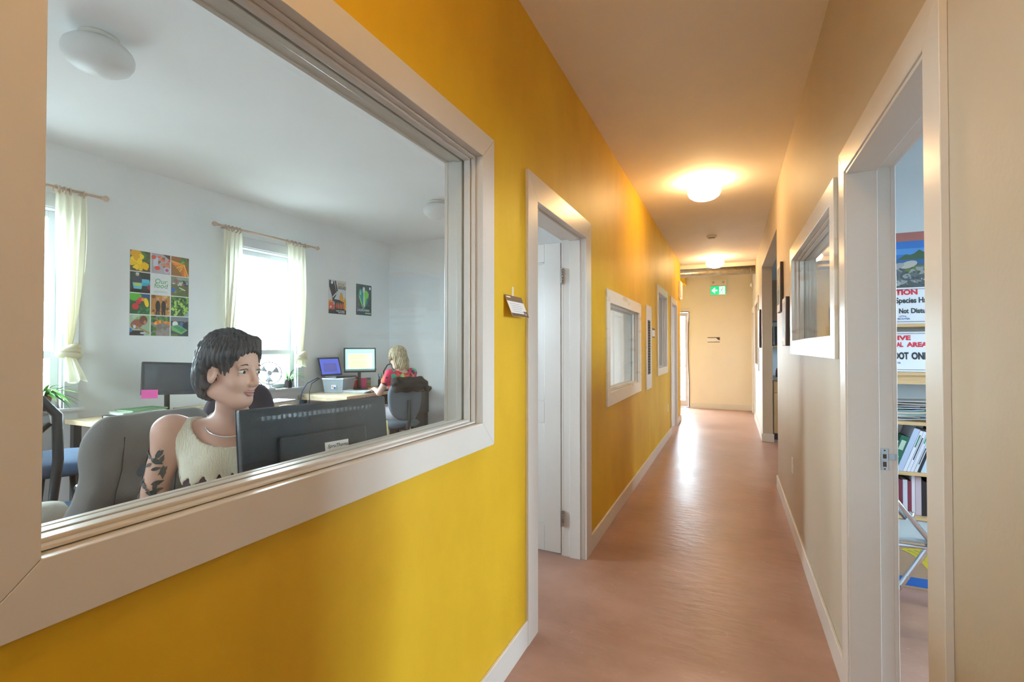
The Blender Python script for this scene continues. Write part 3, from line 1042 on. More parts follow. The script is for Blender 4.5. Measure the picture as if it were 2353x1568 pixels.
def seated_woman(root, kind):
    """builds the body mesh and the clothes under root"""
    f = Fig()
    if kind == 'dark':
        hip = (0.0, 0.60); hc = (0.10, 0.0, 1.283); yaw = R(50); pit = R(7); rol = R(-3)
        chest = (0.035, 0, 0.955); nb = (0.030, 0, 1.105)
        shR, shL = (0.015, -0.178, 1.075), (0.035, 0.178, 1.090)
        elR, wrR = (0.03, -0.235, 0.815), (0.22, -0.13, 0.70)
        elL, wrL = (0.06, 0.245, 0.83), (0.27, 0.16, 0.76)
    else:
        hip = (0.0, 0.60); hc = (0.085, 0.01, 1.235); yaw = R(8); pit = R(16); rol = 0
        chest = (0.045, 0, 0.93); nb = (0.035, 0, 1.08)
        shR, shL = (0.03, -0.175, 1.045), (0.04, 0.175, 1.045)
        elR, wrR = (0.13, -0.25, 0.835), (0.34, -0.13, 0.86)
        elL, wrL = (0.13, 0.25, 0.835), (0.34, 0.13, 0.86)
    skin = M_skin if kind == 'dark' else M_skin2
    torso = Fig()
    torso.ell((0.0, 0, 0.60), (0.125, 0.175, 0.115))
    torso.cap((0.0, 0, 0.64), (0.012, 0, 0.80), 0.118, 0.105, 0.06)
    torso.ell(chest, (0.105, 0.145, 0.155), None, 0.05)
    torso.cap((shR[0], shR[1] + 0.035, shR[2] - 0.02), (shL[0], shL[1] - 0.035, shL[2] - 0.02), 0.052, 0.052, 0.05)
    for s in (-1, 1): torso.ell((0.115, s * 0.068, 0.925), (0.052, 0.062, 0.058), None, 0.04)
    f.p += torso.p
    f.cap((nb[0] - 0.01, 0, nb[2] - 0.05), (hc[0] - 0.035, 0, hc[2] - 0.085), 0.056, 0.047, 0.035)
    arms = Fig()
    for sh, el, wr in ((shR, elR, wrR), (shL, elL, wrL)):
        arms.cap(sh, sh, 0.052, 0.052, 0.04)
        arms.cap(sh, el, 0.047, 0.036, 0.03)
        arms.cap(el, wr, 0.036, 0.024, 0.02)
    f.p += arms.p
    for s, wr, el in ((-1, wrR, elR), (1, wrL, elL)):
        d = Vector(wr) - Vector(el)
        if kind != 'dark': d.z = -0.012
        hand_prims(f, wr, d, (0, -s, 0) if kind != 'dark' else Vector((0.1, -s, 0)), (0, 0, 1), 0.5, 0.92)
    # legs
    legs = Fig()
    for s in (-1, 1):
        legs.cap((0.02, s * 0.09, 0.575), (0.44, s * 0.13, 0.575), 0.088, 0.060, 0.05)
        legs.cap((0.44, s * 0.13, 0.56), (0.42, s * 0.13, 0.12), 0.056, 0.034, 0.03)
    f.p += legs.p
    for s in (-1, 1): f.cap((0.40, s * 0.13, 0.055), (0.56, s * 0.14, 0.035), 0.034, 0.026, 0.03)
    W, M = head_prims(f, hc, yaw, pit, rol, 1.0)
    lo, hi = (-0.22, -0.36, 0.0), (0.64, 0.36, 1.36)
    sdf_obj('body', f.p, 0.0045 if kind == 'dark' else 0.0065, lo, hi, skin, root)
    face_parts(root, W, M, 1.0, skin, M_lips, M_brow)
    Mn = [list(r) for r in M]
    h = Fig()

    def E(p, r, k=0.02, op='+'): h.ell(W(p), r, Mn, k, op)
    def C(a, b, ra, rb, k=0.02, op='+'): h.cap(W(a), W(b), ra, rb, k, op)
    if kind == 'dark':
        E((-0.018, 0, 0.040), (0.106, 0.086, 0.100))
        E((-0.060, 0, -0.030), (0.062, 0.074, 0.085), 0.03)
        for s in (-1, 1): C((-0.045, s * 0.070, 0.0), (-0.040, s * 0.068, -0.085), 0.024, 0.014, 0.02)
        E((0.098, 0.0, -0.020), (0.075, 0.084, 0.094), 0.014, '-')
        for s in (-1, 1): E((0.015, s * 0.085, -0.035), (0.045, 0.022, 0.050), 0.010, '-')
        C((0.045, 0.035, 0.100), (0.035, -0.062, 0.060), 0.020, 0.014, 0.02)
    else:
        E((-0.020, 0, 0.040), (0.106, 0.092, 0.100))
        E((-0.055, 0, -0.060), (0.066, 0.090, 0.090), 0.03)
        for s in (-1, 1):
            C((-0.020, s * 0.080, 0.010), (-0.015, s * 0.082, -0.130), 0.028, 0.020, 0.02)
            C((-0.060, s * 0.045, 0.0), (-0.060, s * 0.050, -0.150), 0.035, 0.022, 0.02)
        C((0.04, 0.04, 0.085), (0.055, 0.070, 0.0), 0.020, 0.018)
        C((0.04, -0.04, 0.085), (0.055, -0.070, 0.0), 0.020, 0.018)
        E((0.105, 0.0, -0.030), (0.075, 0.062, 0.095), 0.012, '-')
    c = np.array(hc)
    def streak(X, Y, Z):
        a = np.arctan2(Y - c[1], X - c[0])
        return 0.0028 * np.sin(a * 34 + 3 * np.sin(Z * 30)) + 0.0015 * np.sin(a * 71 + Z * 40)
    sdf_obj('hair', h.p, 0.0042, tuple(c - 0.2), tuple(c + 0.2), M_darkhair if kind == 'dark' else M_blond, root, disp=streak)
    # clothes: offset copies of the torso
    def grow(pr, g):
        out = []
        for (op, kd, k, a) in pr:
            if kd == 'cap': out.append((op, kd, k, (a[0], a[1], a[2] + g, a[3] + g)))
            else: out.append((op, kd, k, (a[0], tuple(v + g for v in a[1]), a[2])))
        return out
    if kind == 'dark':
        def cut(X, Y, Z):
            hem = 0.930 + 0.012 * np.sin(np.arctan2(Y, X) * 26) + 0.006 * np.sin(np.arctan2(Y, X) * 57)
            a = hem - Z
            neck = 0.105 - np.sqrt((X - 0.060) ** 2 + (Y * 0.90) ** 2 + ((Z - 1.115) * 0.85) ** 2)
            armh = np.abs(Y) - 0.160
            return np.maximum(np.maximum(a, neck), armh)
        def folds(X, Y, Z): return 0.0022 * np.sin(Y * 85 + Z * 22) * np.clip((1.05 - Z) * 5, 0, 1)
        M_top = mat('cream_fringed_top', (0.74, 0.68, 0.54), 0.85, var=0.05, scale=30, bump=0.3, bscale=200, stretch=(1, 1, 0.2))
        sdf_obj('sleeveless_top', grow(torso.p, 0.011), 0.0062, lo, (0.3, 0.36, 1.2), M_top, root, disp=folds, cut=cut)
        M_skirt = mat('dark_plum_skirt', (0.10, 0.055, 0.055), 0.85, var=0.3, scale=14)
        sk = grow(torso.p[:3] + torso.p[4:], 0.0065) + grow(legs.p[0:1] + legs.p[2:3], 0.020) + [('+', 'cap', 0.08, ((0.1, 0, 0.58), (0.42, 0, 0.56), 0.09, 0.09))]
        sdf_obj('skirt', sk, 0.008, lo, hi, M_skirt, root, cut=lambda X, Y, Z: np.maximum(Z - 1.0, X - 0.50))
        ring = []
        for i in range(28):
            a = 2 * math.pi * i / 28
            ring.append((0.050 + 0.082 * math.cos(a), 0.080 * math.sin(a), 1.100 - 0.040 * math.cos(a)))
        MB().tube(ring, 0.0026, 6, closed=True).build('necklace', M_chrome, root)
        # tattoo: dark leafy ink lying on the upper arm
        M_tat = mat('tattoo_ink', (0.07, 0.075, 0.075), 0.6, var=0.3, scale=60)
        tt = MB(); rnd = random.Random(3)
        a0, a1 = Vector(shR), Vector(elR)
        ax = (a1 - a0).normalized()
        s1 = ax.cross(Vector((1, 0, 0))).normalized(); s2 = ax.cross(s1).normalized()
        for i in range(60):
            t_ = rnd.uniform(0.10, 0.95); an = rnd.uniform(-1.2, 2.0)
            r_ = 0.047 + (0.036 - 0.047) * t_ + 0.0022
            L = rnd.uniform(0.010, 0.024); wd = L * 0.42; ro = rnd.uniform(0, 6.28)
            base_dir = -s1 if s1.y > 0 else s1
            other = Vector((1, 0, 0))
            pts = []
            for (u_, v_) in ((-1, 0), (-0.5, 0.75), (0.1, 0.9), (1, 0), (0.1, -0.9), (-0.5, -0.75)):
                uu = u_ * L * math.cos(ro) - v_ * wd * math.sin(ro); vv = u_ * L * math.sin(ro) + v_ * wd * math.cos(ro)
                A = an + uu / r_
                pts.append(a0 + ax * ((a1 - a0).length * t_ + vv) + (base_dir * math.cos(A) + other * math.sin(A)) * (r_ + 0.001))
            tt.add(pts, [tuple(range(6))], 0)
        tt.build('tattoo', M_tat, root)['kind'] = 'stuff'
    else:
        def cut(X, Y, Z):
            neck = 0.080 - np.sqrt((X - 0.03) ** 2 + (Y * 0.95) ** 2 + ((Z - 1.10) * 0.9) ** 2)
            return np.maximum(np.maximum(0.60 - Z, neck), 0)if False else np.maximum(0.60 - Z, neck)
        sleeves = []
        for sh, el in ((shR, elR), (shL, elL)):
            mid = tuple(np.array(sh) * 0.62 + np.array(el) * 0.38)
            sleeves.append(('+', 'cap', 0.03, (sh, mid, 0.062, 0.058)))
        M_flor = bpy.data.materials.new('floral_print_fabric')
        M_flor.use_nodes = True
        nt = M_flor.node_tree; b = nt.nodes['Principled BSDF']; b.inputs['Roughness'].default_value = 0.8
        tc = nt.nodes.new('ShaderNodeTexCoord')
        nz = nt.nodes.new('ShaderNodeTexNoise'); nz.inputs['Scale'].default_value = 14
        nt.links.new(tc.outputs['Object'], nz.inputs['Vector'])
        vo = nt.nodes.new('ShaderNodeTexVoronoi'); vo.inputs['Scale'].default_value = 21
        nt.links.new(tc.outputs['Object'], vo.inputs['Vector'])
        se = nt.nodes.new('ShaderNodeSeparateColor'); nt.links.new(vo.outputs['Color'], se.inputs[0])
        cr = nt.nodes.new('ShaderNodeValToRGB'); cr.color_ramp.interpolation = 'CONSTANT'
        els = [(0, '#c01848'), (0.22, '#e8384a'), (0.38, '#2a1a48'), (0.50, '#e0603c'), (0.62, '#38b090'), (0.74, '#d01a60'), (0.86, '#c8d070'), (0.93, '#301828')]
        cr.color_ramp.elements[0].color = (*lin(els[0][1]), 1); cr.color_ramp.elements[1].position = els[1][0]; cr.color_ramp.elements[1].color = (*lin(els[1][1]), 1)
        for p_, c_ in els[2:]:
            e_ = cr.color_ramp.elements.new(p_); e_.color = (*lin(c_), 1)
        nt.links.new(se.outputs[0], cr.inputs['Fac'])
        nt.links.new(cr.outputs['Color'], b.inputs['Base Color'])
        sdf_obj('floral_blouse', grow(torso.p, 0.011) + sleeves, 0.0070, lo, (0.35, 0.36, 1.2), M_flor, root, cut=cut)
        M_tr = mat('pale_grey_trousers', (0.42, 0.38, 0.40), 0.85, var=0.1, scale=20)
        sk = grow(torso.p[:1], 0.012) + grow(legs.p, 0.013)
        sdf_obj('trousers', sk, 0.009, lo, hi, M_tr, root, cut=lambda X, Y, Z: np.maximum(Z - 0.66, 0.14 - Z))
    for s in (-1, 1):
        g = Fig(); g.cap((0.39, s * 0.13, 0.048), (0.57, s * 0.14, 0.032), 0.042, 0.034, 0.02)
        sdf_obj('shoe', g.p, 0.008, (0.3, s * 0.13 - 0.1, 0.0), (0.66, s * 0.13 + 0.1, 0.12), M_black, root, cut=lambda X, Y, Z: 0.004 - Z)


W1 = thing('person', 'dark-haired woman in cream sleeveless fringed top with tattooed arm and necklace', 'person', (-1.63, 1.165, 0), math.atan2(-0.60, 0.80))
seated_woman(W1, 'dark')
W2 = thing('person', 'blond woman in floral blouse typing at the far desk', 'person', (-3.52, 4.66, 0), math.atan2(0.12, -0.99))
seated_woman(W2, 'blond')
# ------------------------------------------------------------------ corridor fittings
M_lampglow = emit_mat('lit_opal_globe', (1.0, 0.66, 0.31), LAMP)
M_lampbase = mat('lamp_base_white', (0.75, 0.72, 0.66), 0.5)


M_lampdim = emit_mat('lit_opal_globe_dim', (1.0, 0.66, 0.31), LAMP * 0.6)


def globe_light(name, label, x, y, lit, group=None, sc=1.0):
    t = thing(name, label, 'ceiling light', (x, y, CEIL), 0, group)
    MB().lathe([(0.001, 0.0), (0.082, 0.0), (0.084, -0.012), (0.076, -0.030), (0.001, -0.030)], n=32).build('base_plate', M_lampbase, t)
    pr = [(0.070, -0.028), (0.095, -0.033), (0.120, -0.045), (0.139, -0.065), (0.147, -0.090), (0.145, -0.115), (0.130, -0.143), (0.100, -0.165), (0.055, -0.180), (0.001, -0.185)]
    MB().lathe([(r * sc, z) for r, z in pr], n=40).build('globe', (M_lampdim if lit == 2 else M_lampglow) if lit else M_opal_off, t)
    return t


globe_light('ceiling_light', 'lit warm globe light on the corridor ceiling, the nearer and larger one', -0.223, 4.86, True, 'corridor globe lights')
globe_light('ceiling_light', 'lit warm globe light on the corridor ceiling, far one by the beam', -0.247, 9.10, True, 'corridor globe lights')
globe_light('ceiling_light', 'lit globe light above the near end of the corridor', -0.225, 0.35, 2, 'corridor globe lights')
globe_light('ceiling_light', 'unlit white globe light on the office ceiling at upper left', -2.885, 1.335, False, 'office globe lights')
globe_light('ceiling_light', 'unlit white globe light on the office ceiling near the far wall', -2.86, 4.36, False, 'office globe lights')

t = thing('smoke_detector', 'small round smoke detector on the corridor ceiling between the lights', 'smoke detector', (-0.24, 7.3, CEIL))
MB().lathe([(0.001, 0), (0.066, 0), (0.066, -0.012), (0.058, -0.026), (0.040, -0.030), (0.038, -0.042), (0.022, -0.048), (0.001, -0.048)], n=26).build('housing', M_lampbase, t)
MB().lathe([(0.041, -0.031), (0.044, -0.034), (0.041, -0.037)], n=26).build('vent_ring', M_darkgrey, t)

# exit sign
M_exitg = emit_mat('exit_sign_green', (0.0, 0.42, 0.16), 1.1)
M_exitw = emit_mat('exit_sign_white', (0.85, 1.0, 0.90), 0.9)
t = thing('exit_sign', 'green and white exit sign with running figure under a beige emergency light box', 'exit sign', (-0.25, 11.5, 2.60))
MB().box(-0.17, 0.17, -0.055, 0, 0.105, 0.235).build('emergency_box', mat('beige_plastic', (0.78, 0.70, 0.58), 0.5), t, bevel=0.006)
MB().box(-0.165, 0.165, -0.045, 0, -0.105, 0.10).build('sign_case', M_lampbase, t, bevel=0.004)
n = 'sign_face'
g = MB().box(-0.155, 0.155, -0.048, -0.045, -0.095, 0.09).build(n, M_exitg, t)
def fx(shapes, m, parent, name, y):
    b = MB()
    for p in shapes: b.add([(a, y, c) for a, c in p], [tuple(range(len(p)))])
    return b.build(name, m, parent)
arrow = [[(-0.135, 0), (-0.075, 0.06), (-0.055, 0.045), (-0.085, 0.016), (-0.085, -0.016), (-0.055, -0.045), (-0.075, -0.06)], [(-0.10, -0.016), (-0.02, -0.016), (-0.02, 0.016), (-0.10, 0.016)]]
fx(arrow, M_exitw, t, 'arrow', -0.0488)
fx([rect(0.02, -0.085, 0.135, 0.08)], M_exitw, t, 'doorway_panel', -0.0488)
man = [disc(0.085, 0.052, 0.013), stroke(0.078, 0.035, 0.066, -0.01, 0.020), stroke(0.074, 0.032, 0.040, 0.030, 0.008), stroke(0.040, 0.030, 0.030, 0.012, 0.008), stroke(0.078, 0.030, 0.105, 0.012, 0.008),
       stroke(0.105, 0.012, 0.118, 0.024, 0.008), stroke(0.066, -0.008, 0.040, -0.030, 0.011), stroke(0.040, -0.030, 0.020, -0.062, 0.010), stroke(0.068, -0.008, 0.090, -0.032, 0.011), stroke(0.090, -0.032, 0.088, -0.075, 0.010)]
fx(man, M_exitg, t, 'running_figure', -0.0494)
for x in (-0.10, 0.10):
    MB().lathe([(0.001, -0.02), (0.022, -0.02), (0.026, 0.0), (0.001, 0.0)], (x, -0.056, 0.175), 16, axis='y').build('lamp_head', M_steel, t)

# room sign on the end wall
t = thing('wall_sign', 'small white sign with brown bands on the peach end wall', 'sign', (-0.35, 11.5, 1.52))
MB().box(-0.125, 0.125, -0.006, 0, -0.055, 0.055).build('card', M_paper, t)
shapes = [('#4a3a32', rect(-0.125, 0.040, 0.125, 0.055)), ('#4a3a32', [(0.05, 0.04), (0.125, 0.04), (0.125, -0.012), (0.09, 0.0)]), ('#4a3a32', rect(-0.125, -0.055, 0.125, -0.043)),
          ('#b8b0a4', rect(0.02, -0.040, 0.115, -0.034))]
flat_print(t, 'printed_bands', (0, -0.0062, 0), (1, 0, 0), (0, 0, 1), shapes)
t = tag(MB().ball((0, 0, 0), (0.03, 0.045, 0.045), 12).build('motion_sensor', M_vinyl, None, loc=(0.385, 10.9, 2.62)), 'white round motion sensor high on the cream wall near the far corner', 'sensor')
t = thing('thermostat', 'pale switch box low on the peach end wall below the small sign', 'switch', (-0.34, 11.5, 1.20))
MB().box(-0.035, 0.035, -0.006, 0, -0.057, 0.057).build('cover_plate', M_endwall, t, bevel=0.002)
MB().box(-0.01, 0.01, -0.014, -0.006, -0.02, 0.02).build('toggle', M_endwall, t)

# taped card by the first door
t = thing('name_card', 'dark-banded white card taped beside the first door, curling off the yellow wall', 'sign', (XL, 1.90, 1.575))
cm_ = MB()
tilt = R(22)
ca = Vector((math.sin(tilt), 0.02, -math.cos(tilt))); ca.normalize()
cy = Vector((0, 1, 0)); cn = cy.cross(-ca).normalized()
o0 = Vector((0.003, -0.088, 0.005))
def crd(a, b): return o0 + cy * a + ca * (b)
cm_.prism([crd(0, 0), crd(0.175, 0), crd(0.175, 0.098), crd(0.0, 0.098)], cn * 0.001)
cm_.build('card', M_paper, t)
sh = [('#3c3234', rect(0, -0.028, 0.175, 0)), ('#3c3234', rect(0, -0.098, 0.175, -0.084)), ('#2c2428', rect(0.135, -0.092, 0.175, -0.070)),
      ('#d8d0d8', rect(0.008, -0.012, 0.05, -0.006))]
flat_print(t, 'printed_bands', o0 + cn * 0.0012, cy, -ca, sh)
for k in range(5):
    flat_print(t, 'printed_line', o0 + cn * 0.0014, cy, -ca, [('#9a98a8', rect(0.02, -0.040 - k * 0.009, 0.12 + 0.03 * ((k * 7) % 3) / 3, -0.038 - k * 0.009))])
text(t, 'Ste', o0 + cy * 0.139 - ca * -0.088 + cn * 0.0012, cy, -ca, 0.017, M_paper)
MB().box(0.0, 0.002, -0.010, 0.010, -0.012, 0.045).build('tape', mat('masking_tape', (0.70, 0.62, 0.42), 0.5), t)

# breaker panel
t = thing('breaker_panel', 'tall white electrical panel with dark breaker strip in the yellow wall', 'electrical panel', (XL, 5.65, 0.885))
q = MB(); y0, y1, z0, z1 = -0.19, 0.19, 0, 0.945
for bx in ((y0, -0.10, z0, z1), (0.10, y1, z0, z1), (-0.10, 0.10, z0, 0.165), (-0.10, 0.10, 0.78, z1)):
    q.box(0, 0.012, *bx)
q.build('cover_plate', mat('panel_paint', (0.72, 0.72, 0.72), 0.4), t, bevel=0.002)
MB().box(0.0005, 0.003, -0.10, 0.10, 0.165, 0.78).build('backing', M_darkgrey, t)
for i in range(20):
    for s in (-1, 1):
        b = MB().box(0.003, 0.012, s * 0.008, s * 0.088, 0.175 + i * 0.0298, 0.175 + i * 0.0298 + 0.026)
        b.box(0.012, 0.019, s * 0.02, s * 0.04, 0.183 + i * 0.0298, 0.192 + i * 0.0298)
        b.build('breaker', M_black, t)
for (a, b_) in ((-0.18, 0.015), (0.18, 0.015), (-0.18, 0.93), (0.18, 0.93), (-0.18, 0.47), (0.18, 0.47)):
    MB().tube([(0.012, a, b_), (0.0145, a, b_)], 0.006, 10).build('screw', M_steel, t)

t = thing('wall_sign', 'little white sign with grey bands between breaker panel and tall window', 'sign', (XL, 6.03, 1.53))
MB().box(0, 0.006, -0.115, 0.115, -0.055, 0.055).build('card', M_paper, t)
flat_print(t, 'printed_bands', (0.0062, 0, 0), (0, 1, 0), (0, 0, 1), [('#4a4440', rect(-0.115, 0.035, 0.115, 0.055)), ('#4a4440', rect(-0.115, -0.055, 0.115, -0.043))])


def outlet(label, x, s, y, z):
    t = thing('wall_outlet', label, 'outlet', (x, y, z))
    MB().box(0, s * 0.006, -0.035, 0.035, -0.057, 0.057).build('cover_plate', M_vinyl, t, bevel=0.002)
    for dz in (-0.022, 0.022):
        MB().box(s * 0.006, s * 0.008, -0.016, 0.016, dz - 0.014, dz + 0.014).build('socket', M_vinyl, t, bevel=0.003)


outlet('white outlet plate low on the cream wall under the small window', XR, -1, 4.09, 0.49)
outlet('white outlet plate low on the yellow wall before the second door', XL, 1, 7.47, 0.455)
t = thing('wall_speaker', 'flat white box high on the yellow wall above the far corner', 'wall box', (XL, 9.29, 2.40))
MB().box(0, 0.045, -0.18, 0.18, -0.15, 0.15).build('case', M_vinyl, t, bevel=0.006)
MB().box(0.045, 0.048, -0.15, 0.15, -0.12, 0.12).build('grille', M_paper, t)


def wall_panel(label, y0, y1, z0, z1, face, art):
    t = thing('framed_picture', label, 'picture', (XR, (y0 + y1) / 2, (z0 + z1) / 2), 0, 'pictures on the cream wall')
    w, h = (y1 - y0) / 2, (z1 - z0) / 2
    MB().box(-0.026, -0.004, -w, w, -h, h).build('board', mat('dark_picture_edge', (0.05, 0.03, 0.025), 0.5), t, bevel=0.001)
    MB().box(-0.030, -0.026, -w + 0.004, w - 0.004, -h + 0.004, h - 0.004).build('face', M_paper, t)
    flat_print(t, 'picture_print', (-0.0302, w, -h), (0, -1, 0), (0, 0, 1), [(c, [(a * 2 * w, b * 2 * h) for a, b in p]) for c, p in art])
    t.rotation_euler = (0, R(0.5), 0)
    return t


wall_panel('upper nearer dark-edged picture seen edge-on left of the small window', 4.69, 4.95, 1.665, 2.09, None, [('#7a8a90', rect(0.1, 0.15, 0.9, 0.9)), ('#4a6048', rect(0.1, 0.15, 0.9, 0.45)), ('#c8b070', disc(0.6, 0.65, 0.12))])
wall_panel('lower dark-edged picture next to the small window frame', 4.245, 4.50, 1.37, 1.75, None, [('#a08870', rect(0.1, 0.1, 0.9, 0.9)), ('#5a4a40', disc(0.5, 0.45, 0.25, 0.3))])
wall_panel('pale picture on the cream wall beyond the kitchen opening', 8.02, 8.42, 1.35, 1.92, None, [('#b0a8b8', rect(0.1, 0.1, 0.9, 0.9)), ('#685878', rect(0.2, 0.2, 0.8, 0.5))])

# ------------------------------------------------------------------ kitchen glimpsed through the opening
M_maple = mat('maple_cabinet', (0.58, 0.38, 0.18), 0.45, var=0.2, scale=4, stretch=(8, 8, 1))
M_counter = mat('grey_countertop', (0.25, 0.27, 0.25), 0.4, var=0.3, scale=60)
for i in range(3):
    t = thing('base_cabinet', ['maple base cabinet at the edge of the kitchen opening', 'maple base cabinet in the middle of the kitchen run', 'maple base cabinet at the right of the kitchen run'][i], 'cabinet', (0.56 + i * 0.6, 8.0, 0), 0, 'kitchen base cabinets')
    MB().box(0, 0.595, 0.02, 0.58, 0.10, 0.87).build('body', M_maple, t)
    MB().box(0, 0.595, 0.08, 0.56, 0, 0.10).build('toe_kick', M_darkgrey, t)
    d = MB().box(0.006, 0.589, 0, 0.019, 0.11, 0.69).build('door', M_maple, t, bevel=0.002)
    MB().tube([(0.54, -0.02, 0.5), (0.54, -0.02, 0.62)], 0.005, 8).build('handle', M_steel, d)
    d = MB().box(0.006, 0.589, 0, 0.019, 0.70, 0.865).build('drawer', M_maple, t, bevel=0.002)
    MB().tube([(0.24, -0.02, 0.78), (0.36, -0.02, 0.78)], 0.005, 8).build('handle', M_steel, d)
tag(MB().box(0.545, 2.4, 7.97, 8.6, 0.875, 0.915).build('worktop', M_counter, bevel=0.004), 'dark grey kitchen worktop along the back wall', 'worktop')
M_dcab = mat('brown_wall_cabinet', (0.20, 0.12, 0.07), 0.5, var=0.2, scale=4, stretch=(8, 8, 1))
for i in range(2):
    t = thing('wall_cabinet', ['brown wall cabinet at the edge of the kitchen opening', 'brown wall cabinet farther into the kitchen'][i], 'cabinet', (0.56 + i * 0.6, 8.25, 1.75), 0, 'kitchen wall cabinets')
    MB().box(0, 0.595, 0.02, 0.34, 0, 0.62).build('body', M_dcab, t)
    MB().box(0.006, 0.589, 0, 0.019, 0.006, 0.614).build('door', M_dcab, t, bevel=0.002)
t = thing('microwave', 'silver microwave under the brown wall cabinet', 'microwave', (0.58, 8.22, 1.38))
MB().box(0, 0.52, 0.02, 0.36, 0.0, 0.30).build('case', M_steel, t, bevel=0.006)
MB().box(0.01, 0.40, 0, 0.02, 0.01, 0.29).build('door', M_black, t, bevel=0.004)
MB().box(0.41, 0.51, 0.005, 0.02, 0.01, 0.29).build('control_panel', M_darkgrey, t)
tag(MB().box(0.56, 1.2, 8.24, 8.598, 1.355, 1.378).build('wall_shelf', M_maple), 'thin wooden shelf carrying the microwave', 'shelf')
t = thing('storage_jar', 'dark red jar standing on the kitchen worktop', 'jar', (0.66, 8.2, 0.915))
MB().lathe([(0.001, 0), (0.055, 0), (0.058, 0.02), (0.056, 0.10), (0.045, 0.12), (0.001, 0.12)]).build('body', mat('dark_red_glaze', (0.12, 0.03, 0.02), 0.3), t)
MB().lathe([(0.001, 0.12), (0.047, 0.12), (0.047, 0.132), (0.012, 0.136), (0.012, 0.15), (0.001, 0.152)]).build('lid', M_black, t)

# ------------------------------------------------------------------ storage room
# wall-mounted shelves: (height of the top face)
SY0, SY1, SX0, SX1 = 3.72, 4.09, 0.62, 1.75
shelves = [1.505, 1.205, 0.90, 0.590]
M_side = mat('pale_shelf_side', (0.62, 0.52, 0.36), 0.5, var=0.1, scale=5)
bk = thing('bookcase', 'tall open pine bookcase in the storage room', 'bookcase', (SX0, SY0, 0))
W_ = SX1 - SX0
MB().box(0, 0.02, 0, 0.36, 0, 1.505).build('side_panel', M_side, bk)
MB().box(W_ - 0.02, W_, 0, 0.36, 0, 1.505).build('side_panel', M_side, bk)
for z in shelves + [0.32, 0.07]:
    MB().box(0.02, W_ - 0.02, 0, 0.36, z - 0.020, z).build('shelf', M_shelfwood, bk, bevel=0.001)
MB().box(0.02, W_ - 0.02, 0.02, 0.04, 1.205 - 0.075, 1.185).build('stiffening_rail', M_shelfwood, bk)
MB().box(0.02, W_ - 0.02, 0.345, 0.352, 0.07, 1.485).build('back_panel', M_blueroom, bk)

# poster on the wall above the bookcase
ps = thing('landscape_poster', 'brown-bordered poster of rocks, lake and blue sky above the bookcase', 'poster', (0.80, 4.096, 1.72))
PW, PH = 0.62, 0.42
MB().box(0, PW, -0.002, 0, 0, PH).build('sheet', mat('brown_poster_border', '#9a5f58', 0.5), ps)
rnd = random.Random(5)
A, B_, C_, D_ = 0.02, 0.025, PW - 0.02, 0.36
art = [('#2a66b0', rect(A, B_, C_, D_)), ('#4a86c4', rect(A, 0.27, C_, 0.31))]
hill = [(A, 0.20)] + [(A + (C_ - A) * i / 24, 0.255 + 0.02 * math.sin(i * 0.55) + 0.012 * math.sin(i * 1.9) + 0.012) for i in range(25)] + [(C_, 0.20)]
art += [('#35523c', hill), ('#2c5a8c', rect(A, 0.195, C_, 0.235)), ('#4e565a', rect(A, B_, C_, 0.20)), ('#5a7040', rect(0.28, 0.13, 0.50, 0.19))]
for i in range(38):
    art.append((rnd.choice(['#7b8288', '#8f949a', '#5c646c', '#6a6e68', '#a4a8ac']), disc(rnd.uniform(0.06, C_ - 0.06), rnd.uniform(0.06, 0.175), rnd.uniform(0.018, 0.040), rnd.uniform(0.012, 0.028), 9, rnd.uniform(-0.5, 0.5), 0.3)))
for i in range(150):
    art.append((rnd.choice(['#9aa2aa', '#41474c', '#707880', '#48502f', '#b0b6b8']), disc(rnd.uniform(0.03, C_ - 0.02), rnd.uniform(0.035, 0.20), rnd.uniform(0.003, 0.012), rnd.uniform(0.002, 0.008), 6, 0, 0.3)))
art += [('#b8b4ae', disc(0.30, 0.20, 0.05, 0.024, 12, 0.3)), ('#9aa0a4', disc(0.23, 0.19, 0.05, 0.02, 12, 0.35))]
art = [art[0]] + art[1:]
flat_print(ps, 'landscape_picture', (0, -0.0021, 0), (1, 0, 0), (0, 0, 1), art, off=0.00005)
text(ps, 'Nova Scotia', (0.10, -0.0025, 0.378), (1, 0, 0), (0, 0, 1), 0.026, mat('dark_brown_ink', '#4a2a28', 0.5), shear=0.3)

M_signwhite = mat('white_sign_plastic', (0.74, 0.78, 0.84), 0.4)
M_blue = mat('sign_blue', '#2a5a9a', 0.5)


def area_sign(label, loc, h, words, group, em):
    t = thing('warning_sign', label, 'sign', loc, 0, group, rot=(R(-6), 0, 0))
    w = 0.50
    MB().box(0, w, 0, 0.003, 0, h).build('board', M_signwhite, t)
    bd = [('#20242a', rect(0.008, h - 0.013, w - 0.008, h - 0.010)), ('#20242a', rect(0.008, 0.010, w - 0.008, 0.013)),
          ('#20242a', rect(0.008, 0.010, 0.011, h - 0.010)), ('#20242a', rect(w - 0.011, 0.010, w - 0.008, h - 0.010))]
    flat_print(t, 'border_line', (0, -0.0001, 0), (1, 0, 0), (0, 0, 1), bd, off=0.0002)
    for (s, x0, x1, z, caph, m, bo) in words:
        text(t, s, (x0 - loc[0], -0.0001, z - loc[2]), (1, 0, 0), (0, 0, 1), 0.05, m, bold=bo * 0.05, fit=(x1 - x0, caph))
    flat_print(t, 'emblem', (em[0] - loc[0], -0.0003, em[1] - loc[2]), (1, 0, 0), (0, 0, 1),
               [('#2a5a9a', stroke(0.0, 0.004, 0.018, 0.010, 0.003)), ('#2a5a9a', stroke(0.018, 0.010, 0.040, 0.002, 0.003)), ('#2a5a9a', stroke(0.004, 0.0, 0.036, 0.008, 0.002))], off=0.0002)
    return t


